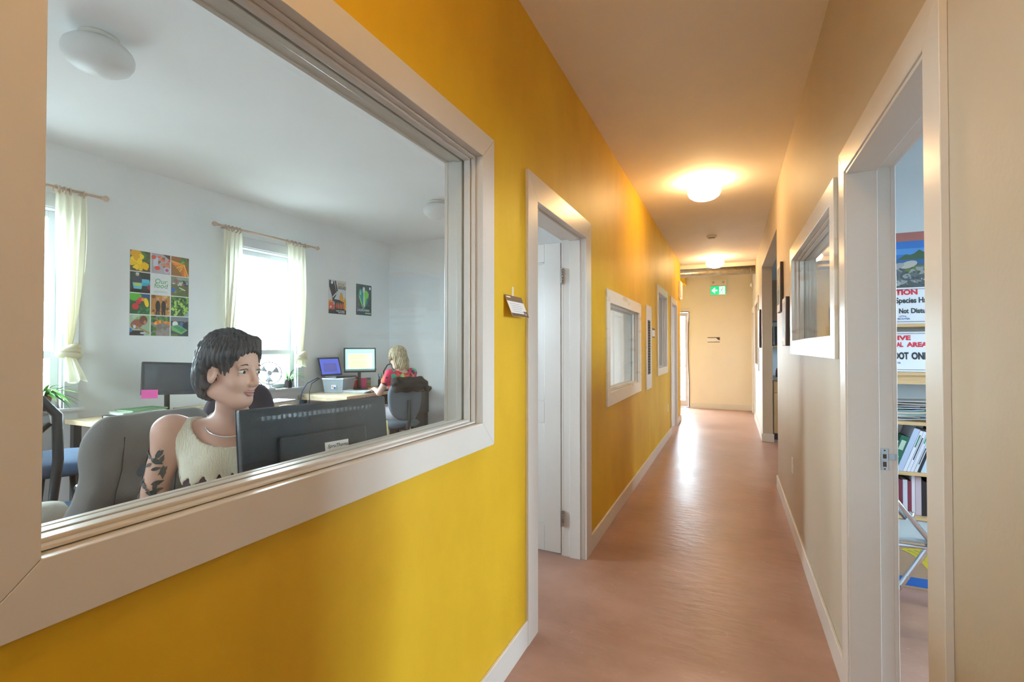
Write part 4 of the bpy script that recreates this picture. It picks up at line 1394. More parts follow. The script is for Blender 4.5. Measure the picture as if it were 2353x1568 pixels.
LX = 0.74
area_sign('white sign with red CAUTION lettering standing on the top shelf', (LX, 3.755, 1.507), 0.228,
          [('CAU', 0.845, 0.940, 1.690, 0.0325, M_red, 0.05), ('TION', 0.9465, 1.058, 1.690, 0.0325, M_red, 0.05),
           ('Endangered', 0.765, 0.936, 1.6375, 0.033, M_ink, 0.03), ('Species', 0.946, 1.050, 1.6375, 0.034, M_ink, 0.03), ('Habitat', 1.062, 1.170, 1.6375, 0.034, M_ink, 0.03),
           ('Please Do', 0.800, 0.945, 1.572, 0.031, M_ink, 0.03), ('Not', 0.962, 1.010, 1.572, 0.031, M_ink, 0.03), ('Disturb', 1.022, 1.125, 1.572, 0.031, M_ink, 0.03),
           ('NOVA', 0.905, 0.940, 1.531, 0.012, M_blue, 0.02), ('SCOTIA', 0.953, 1.015, 1.531, 0.012, M_blue, 0.02)], 'signs in the storage room', (0.958, 1.547))
area_sign('white sign with red SENSITIVE lettering standing on the second shelf', (LX, 3.755, 1.207), 0.250,
          [('SENSIT', 0.830, 0.950, 1.406, 0.028, M_red, 0.05), ('IVE', 0.955, 1.022, 1.406, 0.028, M_red, 0.05),
           ('NATUR', 0.830, 0.942, 1.363, 0.029, M_red, 0.05), ('AL', 0.948, 0.983, 1.363, 0.029, M_red, 0.05), ('AREA', 1.000, 1.105, 1.363, 0.029, M_red, 0.05),
           ('FOOT', 0.915, 1.008, 1.286, 0.043, M_ink, 0.05), ('ONLY', 1.022, 1.130, 1.286, 0.043, M_ink, 0.05),
           ('NOVA SCOTIA', 0.872, 0.967, 1.256, 0.011, M_blue, 0.02)], 'signs in the storage room', (0.90, 1.272))

# loose papers on the third shelf
rnd = random.Random(11)
cols = ['#c8ccd4', '#b8bcc4', '#a8a49c', '#8c8880', '#d4d8dc', '#9ab0a8', '#c0b8a8', '#b4c4d8', '#5c8070']
names = ['bottom of the pile', 'second from the bottom', 'a little above the bottom', 'below the middle', 'in the middle', 'above the middle', 'near the top', 'just under the top', 'topmost']
z = 0.90
for i in range(14):
    th = rnd.uniform(0.003, 0.010)
    w = rnd.uniform(0.24, 0.34)
    q = MB()
    N = 8
    curl = rnd.uniform(0.0, 0.02)
    for k in range(N):
        a, b_ = k / N, (k + 1) / N
        def zz(u): return curl * (u - 0.3) ** 2 * 2
        q.add([(w * (a - .5), -0.11, zz(a)), (w * (b_ - .5), -0.11, zz(b_)), (w * (b_ - .5), 0.11, zz(b_)), (w * (a - .5), 0.11, zz(a)),
               (w * (a - .5), -0.11, zz(a) + th), (w * (b_ - .5), -0.11, zz(b_) + th), (w * (b_ - .5), 0.11, zz(b_) + th), (w * (a - .5), 0.11, zz(a) + th)],
              [(0, 3, 2, 1), (4, 5, 6, 7), (0, 1, 5, 4), (2, 3, 7, 6), (1, 2, 6, 5), (3, 0, 4, 7)])
    o = q.build('paper_stack', cmat(cols[i % 9], 0.75), None, loc=(0.98 + rnd.uniform(-0.05, 0.05), 3.88 + rnd.uniform(-0.02, 0.02), z))
    o.rotation_euler = (rnd.uniform(-0.03, 0.03) if i > 7 else 0, rnd.uniform(-0.05, 0.05) if i > 7 else 0, rnd.uniform(-0.25, 0.25))
    tag(o, 'loose newspapers and leaflets piled on the third shelf', 'papers', 'paper pile on the third shelf')
    z += th + 0.0015 + (0.003 if i > 7 else 0)

# books on the fourth shelf: leaning to the right
M_pages = mat('book_pages', (0.72, 0.68, 0.60), 0.8, var=0.1, scale=200)


def book(name, label, x, y, z, w, d, h, colr, lean=0.0, group=None, band=None):
    t = thing(name, label, 'book', (x, y, z), 0, group, rot=(0, lean, 0))
    mm = cmat(colr, 0.5)
    MB().box(0, w, 0, 0.003, 0, h).build('spine', mm, t, bevel=0.0008)
    MB().box(0, 0.003, 0.003, d, 0, h).build('cover', mm, t)
    MB().box(w - 0.003, w, 0.003, d, 0, h).build('cover', mm, t)
    MB().box(0.003, w - 0.003, 0.003, d - 0.004, 0.004, h - 0.004).build('pages', M_pages, t)
    if band:
        flat_print(t, 'spine_print', (0, -0.0001, 0), (1, 0, 0), (0, 0, 1), [(c, [(a * w, b_ * h) for a, b_ in p]) for c, p in band], off=0.0003)
    return t


x = 0.865
spec = [('#c8cce0', 0.018, 0.20, None, 'thin pale lilac book leaning left of the green binder'),
        ('#1f5a48', 0.044, 0.235, [('#a8b8a8', rect(0.25, 0.62, 0.8, 0.88)), ('#88a898', rect(0.3, 0.42, 0.7, 0.44))], 'green binder with a pale spine label on the fourth shelf'),
        ('#a8b4cc', 0.030, 0.285, None, 'tall blue grey folder leaning behind the green binder'),
        ('#d0d4e0', 0.016, 0.27, [('#2a6a4a', rect(0.3, 0.6, 0.7, 0.9))], 'white booklet with green spine print, first of the leaning ones'),
        ('#d0d4e0', 0.015, 0.265, [('#303438', rect(0.3, 0.3, 0.7, 0.85))], 'white booklet with black spine print among the leaning ones'),
        ('#ccd0dc', 0.016, 0.27, [('#2a8a5a', rect(0.3, 0.7, 0.7, 0.92))], 'white booklet with green spot near its spine top'),
        ('#c8ccd8', 0.015, 0.265, [('#404850', rect(0.3, 0.2, 0.7, 0.6))], 'pale booklet with grey spine print on the fourth shelf'),
        ('#202428', 0.012, 0.275, None, 'thin black folder leaning among white booklets'),
        ('#b8c8dc', 0.060, 0.27, None, 'thick pale blue ring binder on the fourth shelf'),
        ('#c8b8a8', 0.030, 0.25, None, 'beige book right of the blue binder'),
        ('#7a3038', 0.035, 0.24, None, 'dark red book far right on the fourth shelf')]
for c, w, h, bd, lb in spec:
    book('book', lb, x, 3.74, 0.592, w, 0.20, h, c, R(19), 'books on the fourth shelf', bd)
    x += (w + 0.0015) / math.cos(R(19))

x = 0.85
rnd = random.Random(4)
lowc = ['#b8c0d4', '#c4c8d8', '#a8b0c8', '#c8ccdc', '#6a2838', '#c0c0cc', '#7a2c3c', '#d0c8d0', '#b8a8b0', '#201c20', '#28201c', '#8a90a0', '#b0c0cc', '#3a6a5a', '#a0a8b4']
lowd = ['pale blue folder at the left end', 'second pale folder', 'greyish blue folder', 'off-white folder', 'slim maroon book', 'light grey book', 'second slim maroon book', 'pinkish white book', 'dusty pink book', 'black book', 'dark brown book', 'blue grey book', 'pale teal book', 'green book', 'grey book at the right end']
for i, c in enumerate(lowc):
    w = rnd.uniform(0.014, 0.032)
    book('book', lowd[i] + ' of the bottom row behind the folding chair', x, 3.76, 0.322, w, 0.19, rnd.uniform(0.20, 0.245), c, 0.0, 'books on the bottom shelf')
    x += w + 0.0015

# metal folding chair, folded open, seen from the side
M_vinylseat = mat('grey_vinyl_seat', (0.42, 0.44, 0.45), 0.5, bump=0.2, bscale=150)
fc = thing('folding_chair', 'silver tube folding chair with grey seat in the storage room', 'chair', (0.80, 3.0, 0))
for y in (-0.18, 0.18):
    MB().tube([(-0.30, y, 0.90), (-0.27, y, 0.875), (0.36, y, 0.012)], 0.012, 10).build('frame_tube', M_chrome, fc)
    MB().tube([(0.055, y * 0.88, 0.50), (0.04, y * 0.88, 0.46), (-0.20, y * 0.88, 0.012)], 0.0125, 10).build('leg', M_chrome, fc)
    MB().tube([(0.36, y, 0.012), (0.372, y, 0.0)], 0.0145, 10).build('rubber_foot', M_black, fc)
    MB().tube([(-0.20, y * 0.88, 0.012), (-0.207, y * 0.88, 0.0)], 0.0145, 10).build('rubber_foot', M_black, fc)
MB().tube([(-0.30, -0.18, 0.90), (-0.30, 0.18, 0.90)], 0.012, 10).build('top_rail', M_chrome, fc)
MB().tube([(0.22, -0.18, 0.205), (0.22, 0.18, 0.205)], 0.009, 8).build('stretcher', M_chrome, fc)
MB().pad((0.02, 0, 0.452), 0.40, 0.34, 0.022, e=8).build('seat', M_vinylseat, fc)
q = MB().tube([(-0.18, -0.17, 0.432), (0.22, -0.17, 0.432), (0.22, 0.17, 0.432), (-0.18, 0.17, 0.432)], 0.008, 8, closed=True)
q.build('seat_rim', M_chrome, fc)
MB().obox((-0.262, 0, 0.80), (0.012, 0.34, 0.14), (0, R(-36), 0)).build('backrest', M_vinylseat, fc, bevel=0.004)
for (a, z_) in ((-0.055, 0.282), (-0.085, 0.232)):
    MB().tube([(a, -0.158 - 0.014, z_), (a, -0.158 - 0.019, z_)], 0.006, 8).build('rivet', M_steel, fc)

# banana box under the chair
bx = thing('fruit_box', 'cardboard box printed with yellow bananas and a blue band on the floor', 'box', (0.80, 3.42, 0))
M_card = mat('brown_cardboard', (0.42, 0.29, 0.19), 0.8, var=0.1, scale=6)
MB().box(0, 0.50, 0, 0.28, 0, 0.25).build('carton', M_card, bx, bevel=0.002)
art = [('#2a66b8', rect(0.0, 0.015, 0.50, 0.065))]
for k in range(7):
    a0 = 0.08 + k * 0.028
    pts = []
    for s_ in np.linspace(0, 1, 9): pts.append((a0 + 0.16 * s_ - 0.01, 0.21 - 0.15 * s_ ** 1.8 + 0.004 * k))
    for s_ in np.linspace(1, 0, 9): pts.append((a0 + 0.16 * s_ + 0.016 * math.sin(s_ * 3.0) + 0.006, 0.222 - 0.15 * s_ ** 1.8 + 0.010 * math.sin(s_ * 3.0) + 0.004 * k))
    art.append(('#2a7a70', [(p[0] + 0.002, p[1] - 0.003) for p in pts]))
    art.append(('#c8b83c', pts))
flat_print(bx, 'banana_print', (0, -0.0004, 0), (1, 0, 0), (0, 0, 1), art, off=0.0001)
# ------------------------------------------------------------------ office
M_bluefab = mat('blue_grey_upholstery', (0.045, 0.085, 0.15), 0.85, var=0.15, scale=40, bump=0.15, bscale=300)
M_greyfab = mat('slate_grey_upholstery', (0.10, 0.125, 0.15), 0.85, var=0.1, scale=40, bump=0.12, bscale=300)
M_jacket = mat('taupe_grey_jacket_cloth', (0.20, 0.18, 0.165), 0.85, var=0.12, scale=10, bump=0.2, bscale=260)
M_purpfab = mat('dark_plum_upholstery', (0.055, 0.035, 0.045), 0.85, var=0.1, scale=40, bump=0.12, bscale=300)
M_frame_bl = mat('black_metal', (0.03, 0.03, 0.033), 0.4)


def star_base(t, r=0.30, rz=0.0):
    MB().tube([(0, 0, 0.10), (0, 0, 0.40)], 0.026, 12).build('gas_column', M_frame_bl, t)
    MB().lathe([(0.001, 0.06), (0.045, 0.06), (0.045, 0.12), (0.03, 0.135), (0.001, 0.135)], n=16).build('hub', M_frame_bl, t)
    for k in range(5):
        a = rz + 2 * math.pi * k / 5
        c, s = math.cos(a), math.sin(a)
        lg = MB().tube([(0.03 * c, 0.03 * s, 0.10), (r * 0.6 * c, r * 0.6 * s, 0.095), (r * c, r * s, 0.07)], [0.024, 0.019, 0.013], 8).build('leg', M_frame_bl, t)
        w = MB()
        for d in (-0.012, 0.012):
            w.tube([(r * c - s * (d - 0.008), r * s + c * (d - 0.008), 0.027), (r * c - s * (d + 0.008), r * s + c * (d + 0.008), 0.027)], 0.027, 12)
        w.tube([(r * c, r * s, 0.03), (r * c, r * s, 0.075)], 0.008, 6)
        w.build('caster', M_black, lg)


XZ = Matrix(((0, 0, -1), (1, 0, 0), (0, 1, 0)))       # pad with width along y, height along z, thickness along -x
FL = Matrix.Identity(3)


def office_chair(label, loc, rz, seat_m, back_m, seat_z=0.48, back=(0.44, 0.46), back_z=0.86, arms=True, tilt=0.0, back_e=3.2, taper=-0.12, bend=-0.05):
    t = thing('office_chair', label, 'office chair', (loc[0], loc[1], 0), rz)
    star_base(t)
    MB().box(-0.10, 0.10, -0.10, 0.10, seat_z - 0.085, seat_z - 0.045).build('tilt_mechanism', M_frame_bl, t, bevel=0.008)
    MB().pad((0.0, 0, seat_z - 0.02), 0.47, 0.48, 0.085, FL, e=3.5).build('seat', seat_m, t, merge=True)
    rot = Euler((0, tilt, 0)).to_matrix()
    MB().pad((-0.255, 0, back_z), back[0], back[1], 0.07, rot @ XZ, e=back_e, bend=bend, taper=taper).build('backrest', back_m, t, merge=True)
    MB().tube([(-0.10, 0, seat_z - 0.07), (-0.27, 0, seat_z - 0.06), (-0.315, 0, seat_z + 0.06), (-0.305, 0, back_z)], [0.022, 0.022, 0.02, 0.018], 8).build('back_bracket', M_frame_bl, t)
    if arms:
        for s in (-1, 1):
            MB().tube([(0.0, s * 0.20, seat_z - 0.06), (0.0, s * 0.275, seat_z - 0.04), (-0.01, s * 0.285, seat_z + 0.17)], 0.014, 8).build('arm_post', M_frame_bl, t)
            MB().pad((0.0, s * 0.285, seat_z + 0.185), 0.25, 0.075, 0.03, FL, e=3).build('armrest', M_black, t, merge=True)
    return t


# chair with the jacket hung over its back
ch = office_chair('office chair of the dark-haired woman, hidden under a taupe jacket', (-1.90, 1.20), R(0), M_greyfab, M_greyfab, 0.48, (0.38, 0.42), 0.78, arms=False, bend=0.0)
jf = Fig()
jf.cap((-0.27, -0.15, 1.045), (-0.27, 0.15, 1.045), 0.052, 0.052, 0.05)
for zz, hw, r_ in ((0.95, 0.175, 0.058), (0.82, 0.190, 0.056), (0.68, 0.195, 0.056), (0.56, 0.20, 0.054)):
    jf.cap((-0.27, -hw, zz), (-0.27, hw, zz), r_, r_, 0.09)
for s in (-1, 1):
    jf.cap((-0.265, s * 0.175, 0.985), (-0.240, s * 0.232, 0.74), 0.056, 0.050, 0.05)
    jf.cap((-0.240, s * 0.232, 0.74), (-0.225, s * 0.240, 0.50), 0.050, 0.042, 0.03)


def jfold(X, Y, Z):
    return (0.010 * np.sin(Y * 30 + Z * 16 + 2 * np.sin(Z * 9)) + 0.006 * np.sin(Y * 62 - Z * 30) + 0.003 * np.sin(Z * 55 + Y * 12)) * np.clip((1.05 - Z) * 4, 0.1, 1)


jk = sdf_obj('jacket', jf.p, 0.0075, (-0.42, -0.42, 0.40), (-0.12, 0.42, 1.16), M_jacket, None, disp=jfold, cut=lambda X, Y, Z: 0.47 - Z)
jk.location = (-1.885, 1.20, 0)
tag(jk, 'taupe grey jacket hung over the back of an office chair', 'jacket')
seam = mat('jacket_seam', (0.05, 0.045, 0.045), 0.8)
MB().tube([(-0.196, 0.20, 0.93), (-0.198, 0.12, 0.95), (-0.199, 0.07, 0.91), (-0.199, 0.045, 0.84), (-0.199, 0.04, 0.765), (-0.198, 0.05, 0.755), (-0.196, 0.22, 0.765)], 0.0025, 6).build('pocket_seam', seam, jk)
MB().tube([(-0.200, -0.14, 1.02), (-0.196, -0.15, 0.90), (-0.194, -0.17, 0.82), (-0.192, -0.185, 0.70)], 0.002, 6).build('seam', seam, jk)

# desk under the window with the big monitor seen from behind
def desk(label, x0, x1, y0, y1, z, legs, m=None, th=0.035, group=None):
    t = thing('desk', label, 'desk', ((x0 + x1) / 2, (y0 + y1) / 2, 0), 0, group)
    w, d = (x1 - x0) / 2, (y1 - y0) / 2
    MB().box(-w, w, -d, d, z - th, z).build('tabletop', m or M_deskwood, t, bevel=0.003)
    for (sx, sy) in legs:
        MB().box(sx * (w - 0.05) - 0.025, sx * (w - 0.05) + 0.025, sy * (d - 0.05) - 0.025, sy * (d - 0.05) + 0.025, 0, z - th).build('leg', M_frame_bl, t)
    return t


ALL4 = [(-1, -1), (1, -1), (1, 1), (-1, 1)]
desk('desk below the big window, carrying the monitor seen from behind', -1.42, -1.03, 0.1, 2.05, 0.74, ALL4, th=0.03)


def monitor(label, loc, rz, w, h, z_bottom, desk_z, back_tilt, screen_m, roll=0.0):
    """local x along the width, screen faces local -y"""
    t = thing('monitor', label, 'monitor', (loc[0], loc[1], desk_z), rz)
    zb = z_bottom - desk_z
    Mr = Euler((-back_tilt, roll, 0)).to_matrix()

    def place(o):
        o.matrix_local = Matrix.Translation((0, 0, zb)) @ Mr.to_4x4()
        return o
    sh = place(MB().box(-w / 2, w / 2, -0.006, 0.022, 0, h).build('housing', M_blacktex, t, bevel=0.006))
    q = MB(); f = 0.016
    for bx in ((-w / 2, -w / 2 + f, 0, h), (w / 2 - f, w / 2, 0, h), (-w / 2 + f, w / 2 - f, 0, f * 1.6), (-w / 2 + f, w / 2 - f, h - f, h)):
        q.box(bx[0], bx[1], -0.012, -0.006, bx[2], bx[3])
    place(q.build('bezel', M_black, t, bevel=0.001))
    sc = place(MB().box(-w / 2 + f, w / 2 - f, -0.0085, -0.0065, f * 1.6, h - f).build('screen', screen_m, t))
    place(MB().box(-w * 0.30, w * 0.30, 0.022, 0.042, h * 0.12, h * 0.72).build('back_bulge', M_blacktex, t, bevel=0.012, seg=3))
    MB().tube([(0, 0.050, 0.012), (0, 0.050, zb + h * 0.35)], 0.020, 10).build('stand_neck', M_black, t)
    MB().lathe([(0.001, 0), (0.115, 0), (0.115, 0.006), (0.10, 0.012), (0.001, 0.012)], (0, 0.03, 0.0), 28).build('stand_base', M_black, t)
    return t, sh, sc


M_off = mat('switched_off_screen', (0.035, 0.035, 0.042), 0.18)
mw = math.atan2(0.51, 0.116)
# its back (local +y) must look at the corridor: width direction reversed
t3, sh3, sc3 = monitor('large black monitor seen from behind with a handwritten name label', (-1.262, 1.238), mw + math.pi, 0.535, 0.345, 0.826, 0.74, R(-7), M_off)
bw = MB()
bw.box(-0.085, 0.085, 0.0225, 0.040, 0.03, 0.235)
o = bw.build('mount_plate', M_blacktex, sh3, bevel=0.012, seg=3)
M_tag = mat('white_label', (0.80, 0.80, 0.82), 0.5)
g = MB().box(-0.080, 0.010, 0.0425, 0.0432, 0.178, 0.208).build('name_label', M_tag, sh3)
text(g, 'SpruThomas', (0.002, 0.0434, 0.188), (-1, 0, 0), (0, 0, 1), 0.0165, M_ink, 'LEFT', shear=0.35, bold=0.0002, off=0.0004)
g2 = MB().box(-0.040, 0.020, 0.0425, 0.0430, 0.110, 0.165).build('rating_label', mat('grey_label', (0.35, 0.35, 0.36), 0.6), sh3)
for k in range(7):
    MB().box(-0.036, 0.014 - (k % 3) * 0.008, 0.0430, 0.0433, 0.117 + k * 0.0065, 0.119 + k * 0.0065).build('label_line', M_ink, sh3)
vents = MB()
for k in range(24): vents.box(-0.20 + k * 0.0172, -0.19 + k * 0.0172, 0.0222, 0.0228, 0.305, 0.318)
vents.build('vent_slots', M_black, sh3)
q = MB(); q.box(-0.2740, -0.2675, -0.004, 0.018, 0.04, 0.25)
q.build('sticky_strip', mat('yellow_note_strip', (0.62, 0.55, 0.22), 0.7), sh3)

# desk along the back wall, with screen and papers
desk('long pine desk along the back wall behind the dark-haired woman', -4.70, -4.10, 1.98, 3.62, 0.80, ALL4)
t2, sh2, sc2 = monitor('black switched-off monitor on the back desk with a pink note on its corner', (-4.36, 2.545), R(82) + R(-4), 0.40, 0.275, 0.955, 0.80, R(5), M_off, roll=R(3))
MB().obox((0, -0.0165, 0.012), (0.115, 0.0008, 0.072), (0, 0, 0)).build('sticky_note', mat('pink_sticky_note', (0.80, 0.12, 0.42), 0.6), sc2, loc=(-0.145, 0, -0.005))


def flat_book(name, label, cat, loc, sz, rz, colr, group=None):
    t = thing(name, label, cat, loc, rz, group)
    mm = cmat(colr, 0.5)
    w, d, h = sz
    MB().box(-w / 2, w / 2, -d / 2, d / 2, 0, 0.0025).build('cover', mm, t)
    MB().box(-w / 2, w / 2, -d / 2, d / 2, h - 0.0025, h).build('cover', mm, t)
    MB().box(-w / 2, -w / 2 + 0.003, -d / 2, d / 2, 0.0025, h - 0.0025).build('spine', mm, t)
    MB().box(-w / 2 + 0.003, w / 2 - 0.004, -d / 2 + 0.004, d / 2 - 0.004, 0.0025, h - 0.0025).build('pages', M_pages, t)
    return t


flat_book('book', 'dark-covered book, bottom of the pile at the left of the back desk', 'book', (-4.40, 2.32, 0.80), (0.26, 0.34, 0.022), R(8), '#3a3434', 'books on the back desk')
flat_book('book', 'pale green book, middle of the pile at the left of the back desk', 'book', (-4.41, 2.34, 0.8225), (0.24, 0.31, 0.020), R(-6), '#b8d0b8', 'books on the back desk')
flat_book('book', 'green-covered book, topmost of the pile at the left of the back desk', 'book', (-4.43, 2.38, 0.843), (0.21, 0.28, 0.012), R(4), '#5a8a58', 'books on the back desk')
flat_book('book', 'thick cream book lying by the foot of the switched-off monitor', 'book', (-4.30, 2.73, 0.80), (0.22, 0.24, 0.034), R(3), '#a89870', 'books on the back desk')
MB_ = MB().tube([(-4.16, 2.16, 0.806), (-4.16, 2.08, 0.808), (-4.14, 2.0, 0.815), (-4.12, 1.955, 0.79), (-4.10, 1.93, 0.73), (-4.09, 1.925, 0.66)], 0.004, 6)
hs = tag(MB_.build('headset_cord', M_black), 'black cord with a clip hanging off the left end of the back desk', 'cord')
q = MB().tube([(-4.09 + 0.022 * math.cos(a), 1.925 + 0.022 * math.sin(a) * 0.5, 0.635 + 0.032 * math.sin(a)) for a in np.linspace(0, 6.28, 14)[:-1]], 0.007, 6, closed=True)
q.ball((-4.09, 1.925, 0.575), 0.014, 8); q.tube([(-4.09, 1.925, 0.605), (-4.09, 1.925, 0.575)], 0.006, 6)
q.build('clip', M_black, hs)
t = thing('notebook', 'closed white laptop on the right end of the back desk', 'laptop', (-4.22, 3.48, 0.80), R(6))
MB().box(-0.12, 0.12, -0.16, 0.16, 0, 0.010).build('base', M_steel, t, bevel=0.003)
MB().box(-0.12, 0.12, -0.16, 0.16, 0.011, 0.018).build('lid', M_vinyl, t, bevel=0.003)

# other chairs
office_chair('dark plum office chair behind the dark-haired woman, facing the back desk', (-2.78, 1.92), R(172), M_purpfab, M_purpfab, 0.50, (0.44, 0.50), 0.90, arms=False)
mc = thing('office_chair', 'black mesh-backed office chair cut off by the left window casing', 'office chair', (-2.86, 1.00, 0), R(-10))
star_base(mc)
MB().pad((0.02, 0, 0.49), 0.46, 0.46, 0.08, FL, e=3.5).build('seat', M_greyfab, mc, merge=True)
fr = [(-0.22, -0.20, 0.56), (-0.235, -0.225, 0.80), (-0.26, -0.225, 1.02), (-0.27, -0.17, 1.10), (-0.272, 0, 1.125), (-0.27, 0.17, 1.10), (-0.26, 0.225, 1.02), (-0.235, 0.225, 0.80), (-0.22, 0.20, 0.56), (-0.21, 0, 0.53)]
MB().tube(fr, 0.022, 8, closed=True).build('back_frame', M_black, mc)
M_mesh = bpy.data.materials.new('black_mesh_fabric'); M_mesh.use_nodes = True
nt = M_mesh.node_tree; b = nt.nodes['Principled BSDF']; b.inputs['Base Color'].default_value = (0.02, 0.02, 0.025, 1); b.inputs['Alpha'].default_value = 0.55
q = MB()
N = 8
vs = []
for i in range(N + 1):
    for j in range(N + 1):
        u = i / N * 2 - 1; v = j / N
        vs.append((-0.225 - 0.045 * v - 0.02 * (1 - u * u), u * (0.20 + 0.02 * v - 0.05 * v ** 6), 0.56 + 0.53 * v))
q.add(vs, [(i * (N + 1) + j, (i + 1) * (N + 1) + j, (i + 1) * (N + 1) + j + 1, i * (N + 1) + j + 1) for i in range(N) for j in range(N)], 0, True)
q.build('mesh_back', M_mesh, mc)
MB().tube([(-0.21, -0.20, 0.62), (-0.25, 0.0, 0.78), (-0.262, 0.20, 0.98)], 0.012, 8).build('brace', M_black, mc)
MB().tube([(-0.10, 0, 0.42), (-0.26, 0, 0.42), (-0.235, 0, 0.56)], 0.024, 8).build('back_bracket', M_frame_bl, mc)
for s in (-1, 1):
    MB().tube([(0.0, s * 0.20, 0.43), (0.0, s * 0.28, 0.45), (-0.01, s * 0.285, 0.66)], 0.016, 8).build('arm_post', M_frame_bl, mc)
    MB().pad((0.0, s * 0.285, 0.675), 0.26, 0.08, 0.035, FL, e=3).build('armrest', M_black, mc, merge=True)
t = tag(MB().pad((0, 0, 0), 0.36, 0.36, 0.12, Euler((0, R(-12), 0)).to_matrix(), e=2.6).build('seat_cushion', mat('pale_beige_cushion', (0.60, 0.56, 0.48), 0.9, bump=0.2), merge=True, loc=(-2.80, 1.00, 0.61)), 'pale beige cushion on the seat of the mesh-backed chair', 'cushion')

# kneeling chair
kc = thing('kneeling_chair', 'blue-padded kneeling chair with wooden bars by the left office window', 'kneeling chair', (-4.02, 1.66, 0), R(-25))
MB().pad((0, 0, 0.60), 0.36, 0.50, 0.11, Euler((0, R(10), 0)).to_matrix(), e=3.2).build('seat', M_bluefab, kc, merge=True)
MB().pad((0.36, 0, 0.33), 0.24, 0.50, 0.09, Euler((0, R(28), 0)).to_matrix(), e=3.2).build('knee_pad', M_bluefab, kc, merge=True)
for s in (-1, 1):
    MB().tube([(0.0, s * 0.07, 0.55), (0.05, s * 0.09, 0.30), (0.30, s * 0.13, 0.10), (0.40, s * 0.14, 0.05)], 0.017, 8).build('frame_bar', M_frame_bl, kc)
    MB().tube([(0.36, s * 0.09, 0.29), (0.10, s * 0.09, 0.16), (-0.26, s * 0.18, 0.04)], 0.017, 8).build('frame_bar', M_frame_bl, kc)
MB().tube([(-0.26, -0.22, 0.03), (-0.26, 0.22, 0.03)], 0.02, 8).build('floor_bar', M_rodwood, kc)
MB().tube([(0.41, -0.22, 0.03), (0.41, 0.22, 0.03)], 0.02, 8).build('floor_bar', M_rodwood, kc)
MB().tube([(0.33, -0.20, 0.275), (0.33, 0.20, 0.275)], 0.016, 8).build('pad_bar', M_rodwood, kc)

# ------- far desk with its things
fd = thing('desk', 'pine-edged corner desk at the far wall where the blond woman works', 'desk', (-3.95, 4.2, 0))
MB().box(-0.765, 0, 0, 1.69, 0.765, 0.80).build('tabletop', M_deskwood, fd, bevel=0.003)
MB().box(-0.765, -0.02, 0.002, 0.02, 0.735, 0.765).build('edge_strip', M_deskwood, fd)
for (a, b_) in ((-0.72, 0.06), (-0.06, 0.06), (-0.06, 1.64), (-0.72, 1.64)):
    MB().box(a - 0.02, a + 0.02, b_ - 0.02, b_ + 0.02, 0, 0.765).build('leg', M_frame_bl, fd)
dw = thing('drawer_unit', 'dark brown drawer unit low against the far office wall', 'drawer unit', (-4.55, 5.50, 0.0))
M_dbrown = mat('dark_brown_board', (0.06, 0.05, 0.045), 0.5, var=0.2, scale=5)
MB().box(0, 0.56, 0.0, 0.38, 0.42, 0.725).build('body', M_dbrown, dw, bevel=0.003)
MB().box(0.01, 0.55, -0.014, 0, 0.60, 0.715).build('drawer', M_dbrown, dw, bevel=0.002)
MB().box(0.01, 0.55, -0.014, 0, 0.43, 0.59).build('drawer', M_dbrown, dw, bevel=0.002)
MB().box(0.03, 0.07, 0.05, 0.33, 0, 0.42).build('leg', M_dbrown, dw)
MB().box(0.49, 0.53, 0.05, 0.33, 0, 0.42).build('leg', M_dbrown, dw)
bluecrate = thing('storage_crate', 'blue plastic crate under the far desk', 'crate', (-4.35, 4.45, 0))
M_bluepl = mat('blue_plastic', (0.05, 0.10, 0.25), 0.5)
q = MB()
for bxs in ((-0.2, 0.2, -0.14, -0.13), (-0.2, 0.2, 0.13, 0.14), (-0.2, -0.19, -0.13, 0.13), (0.19, 0.2, -0.13, 0.13)): q.box(*bxs, 0, 0.32)
q.box(-0.2, 0.2, -0.14, 0.14, 0, 0.01); q.build('body', M_bluepl, bluecrate)
MB().box(-0.21, 0.21, -0.15, 0.15, 0.32, 0.34).build('lid', M_bluepl, bluecrate, bevel=0.005)

M_bin = bpy.data.materials.new('translucent_plastic'); M_bin.use_nodes = True
nt = M_bin.node_tree; b = nt.nodes['Principled BSDF']
b.inputs['Base Color'].default_value = (0.62, 0.72, 0.80, 1); b.inputs['Alpha'].default_value = 0.5; b.inputs['Roughness'].default_value = 0.25
bn = thing('storage_bin', 'clear plastic storage bin of papers at the left of the far desk', 'storage bin', (-4.47, 4.62, 0.80), R(20))
q = MB()
def frust(q, w0, d0, w1, d1, z0, z1, t=0.003):
    a = [(-w0, -d0, z0), (w0, -d0, z0), (w0, d0, z0), (-w0, d0, z0), (-w1, -d1, z1), (w1, -d1, z1), (w1, d1, z1), (-w1, d1, z1)]
    q.add(a, [(0, 3, 2, 1), (0, 1, 5, 4), (1, 2, 6, 5), (2, 3, 7, 6), (3, 0, 4, 7)])
frust(q, 0.110, 0.165, 0.128, 0.185, 0.002, 0.165)
q.build('tub', M_bin, bn)
MB().box(-0.136, 0.136, -0.193, 0.193, 0.165, 0.182).build('lid', mat('white_lid', (0.70, 0.74, 0.78), 0.4), bn, bevel=0.005)
for k in range(7):
    MB().obox((0, 0, 0.012 + k * 0.017), (0.19, 0.29, 0.008), (0, 0, R([0, 3, -2, 4, -3, 1, 2][k]))).build('papers', cmat(['#d8dce0', '#a8c0c8', '#c8ccd0', '#b0c8d8', '#d0d4d4', '#98b0b8', '#c0ccd4'][k], 0.7), bn)
lab = MB().box(-0.03, 0.03, -0.003, 0, 0.05, 0.10).build('label', M_tag, bn, loc=(0.01, -0.177, 0.0))
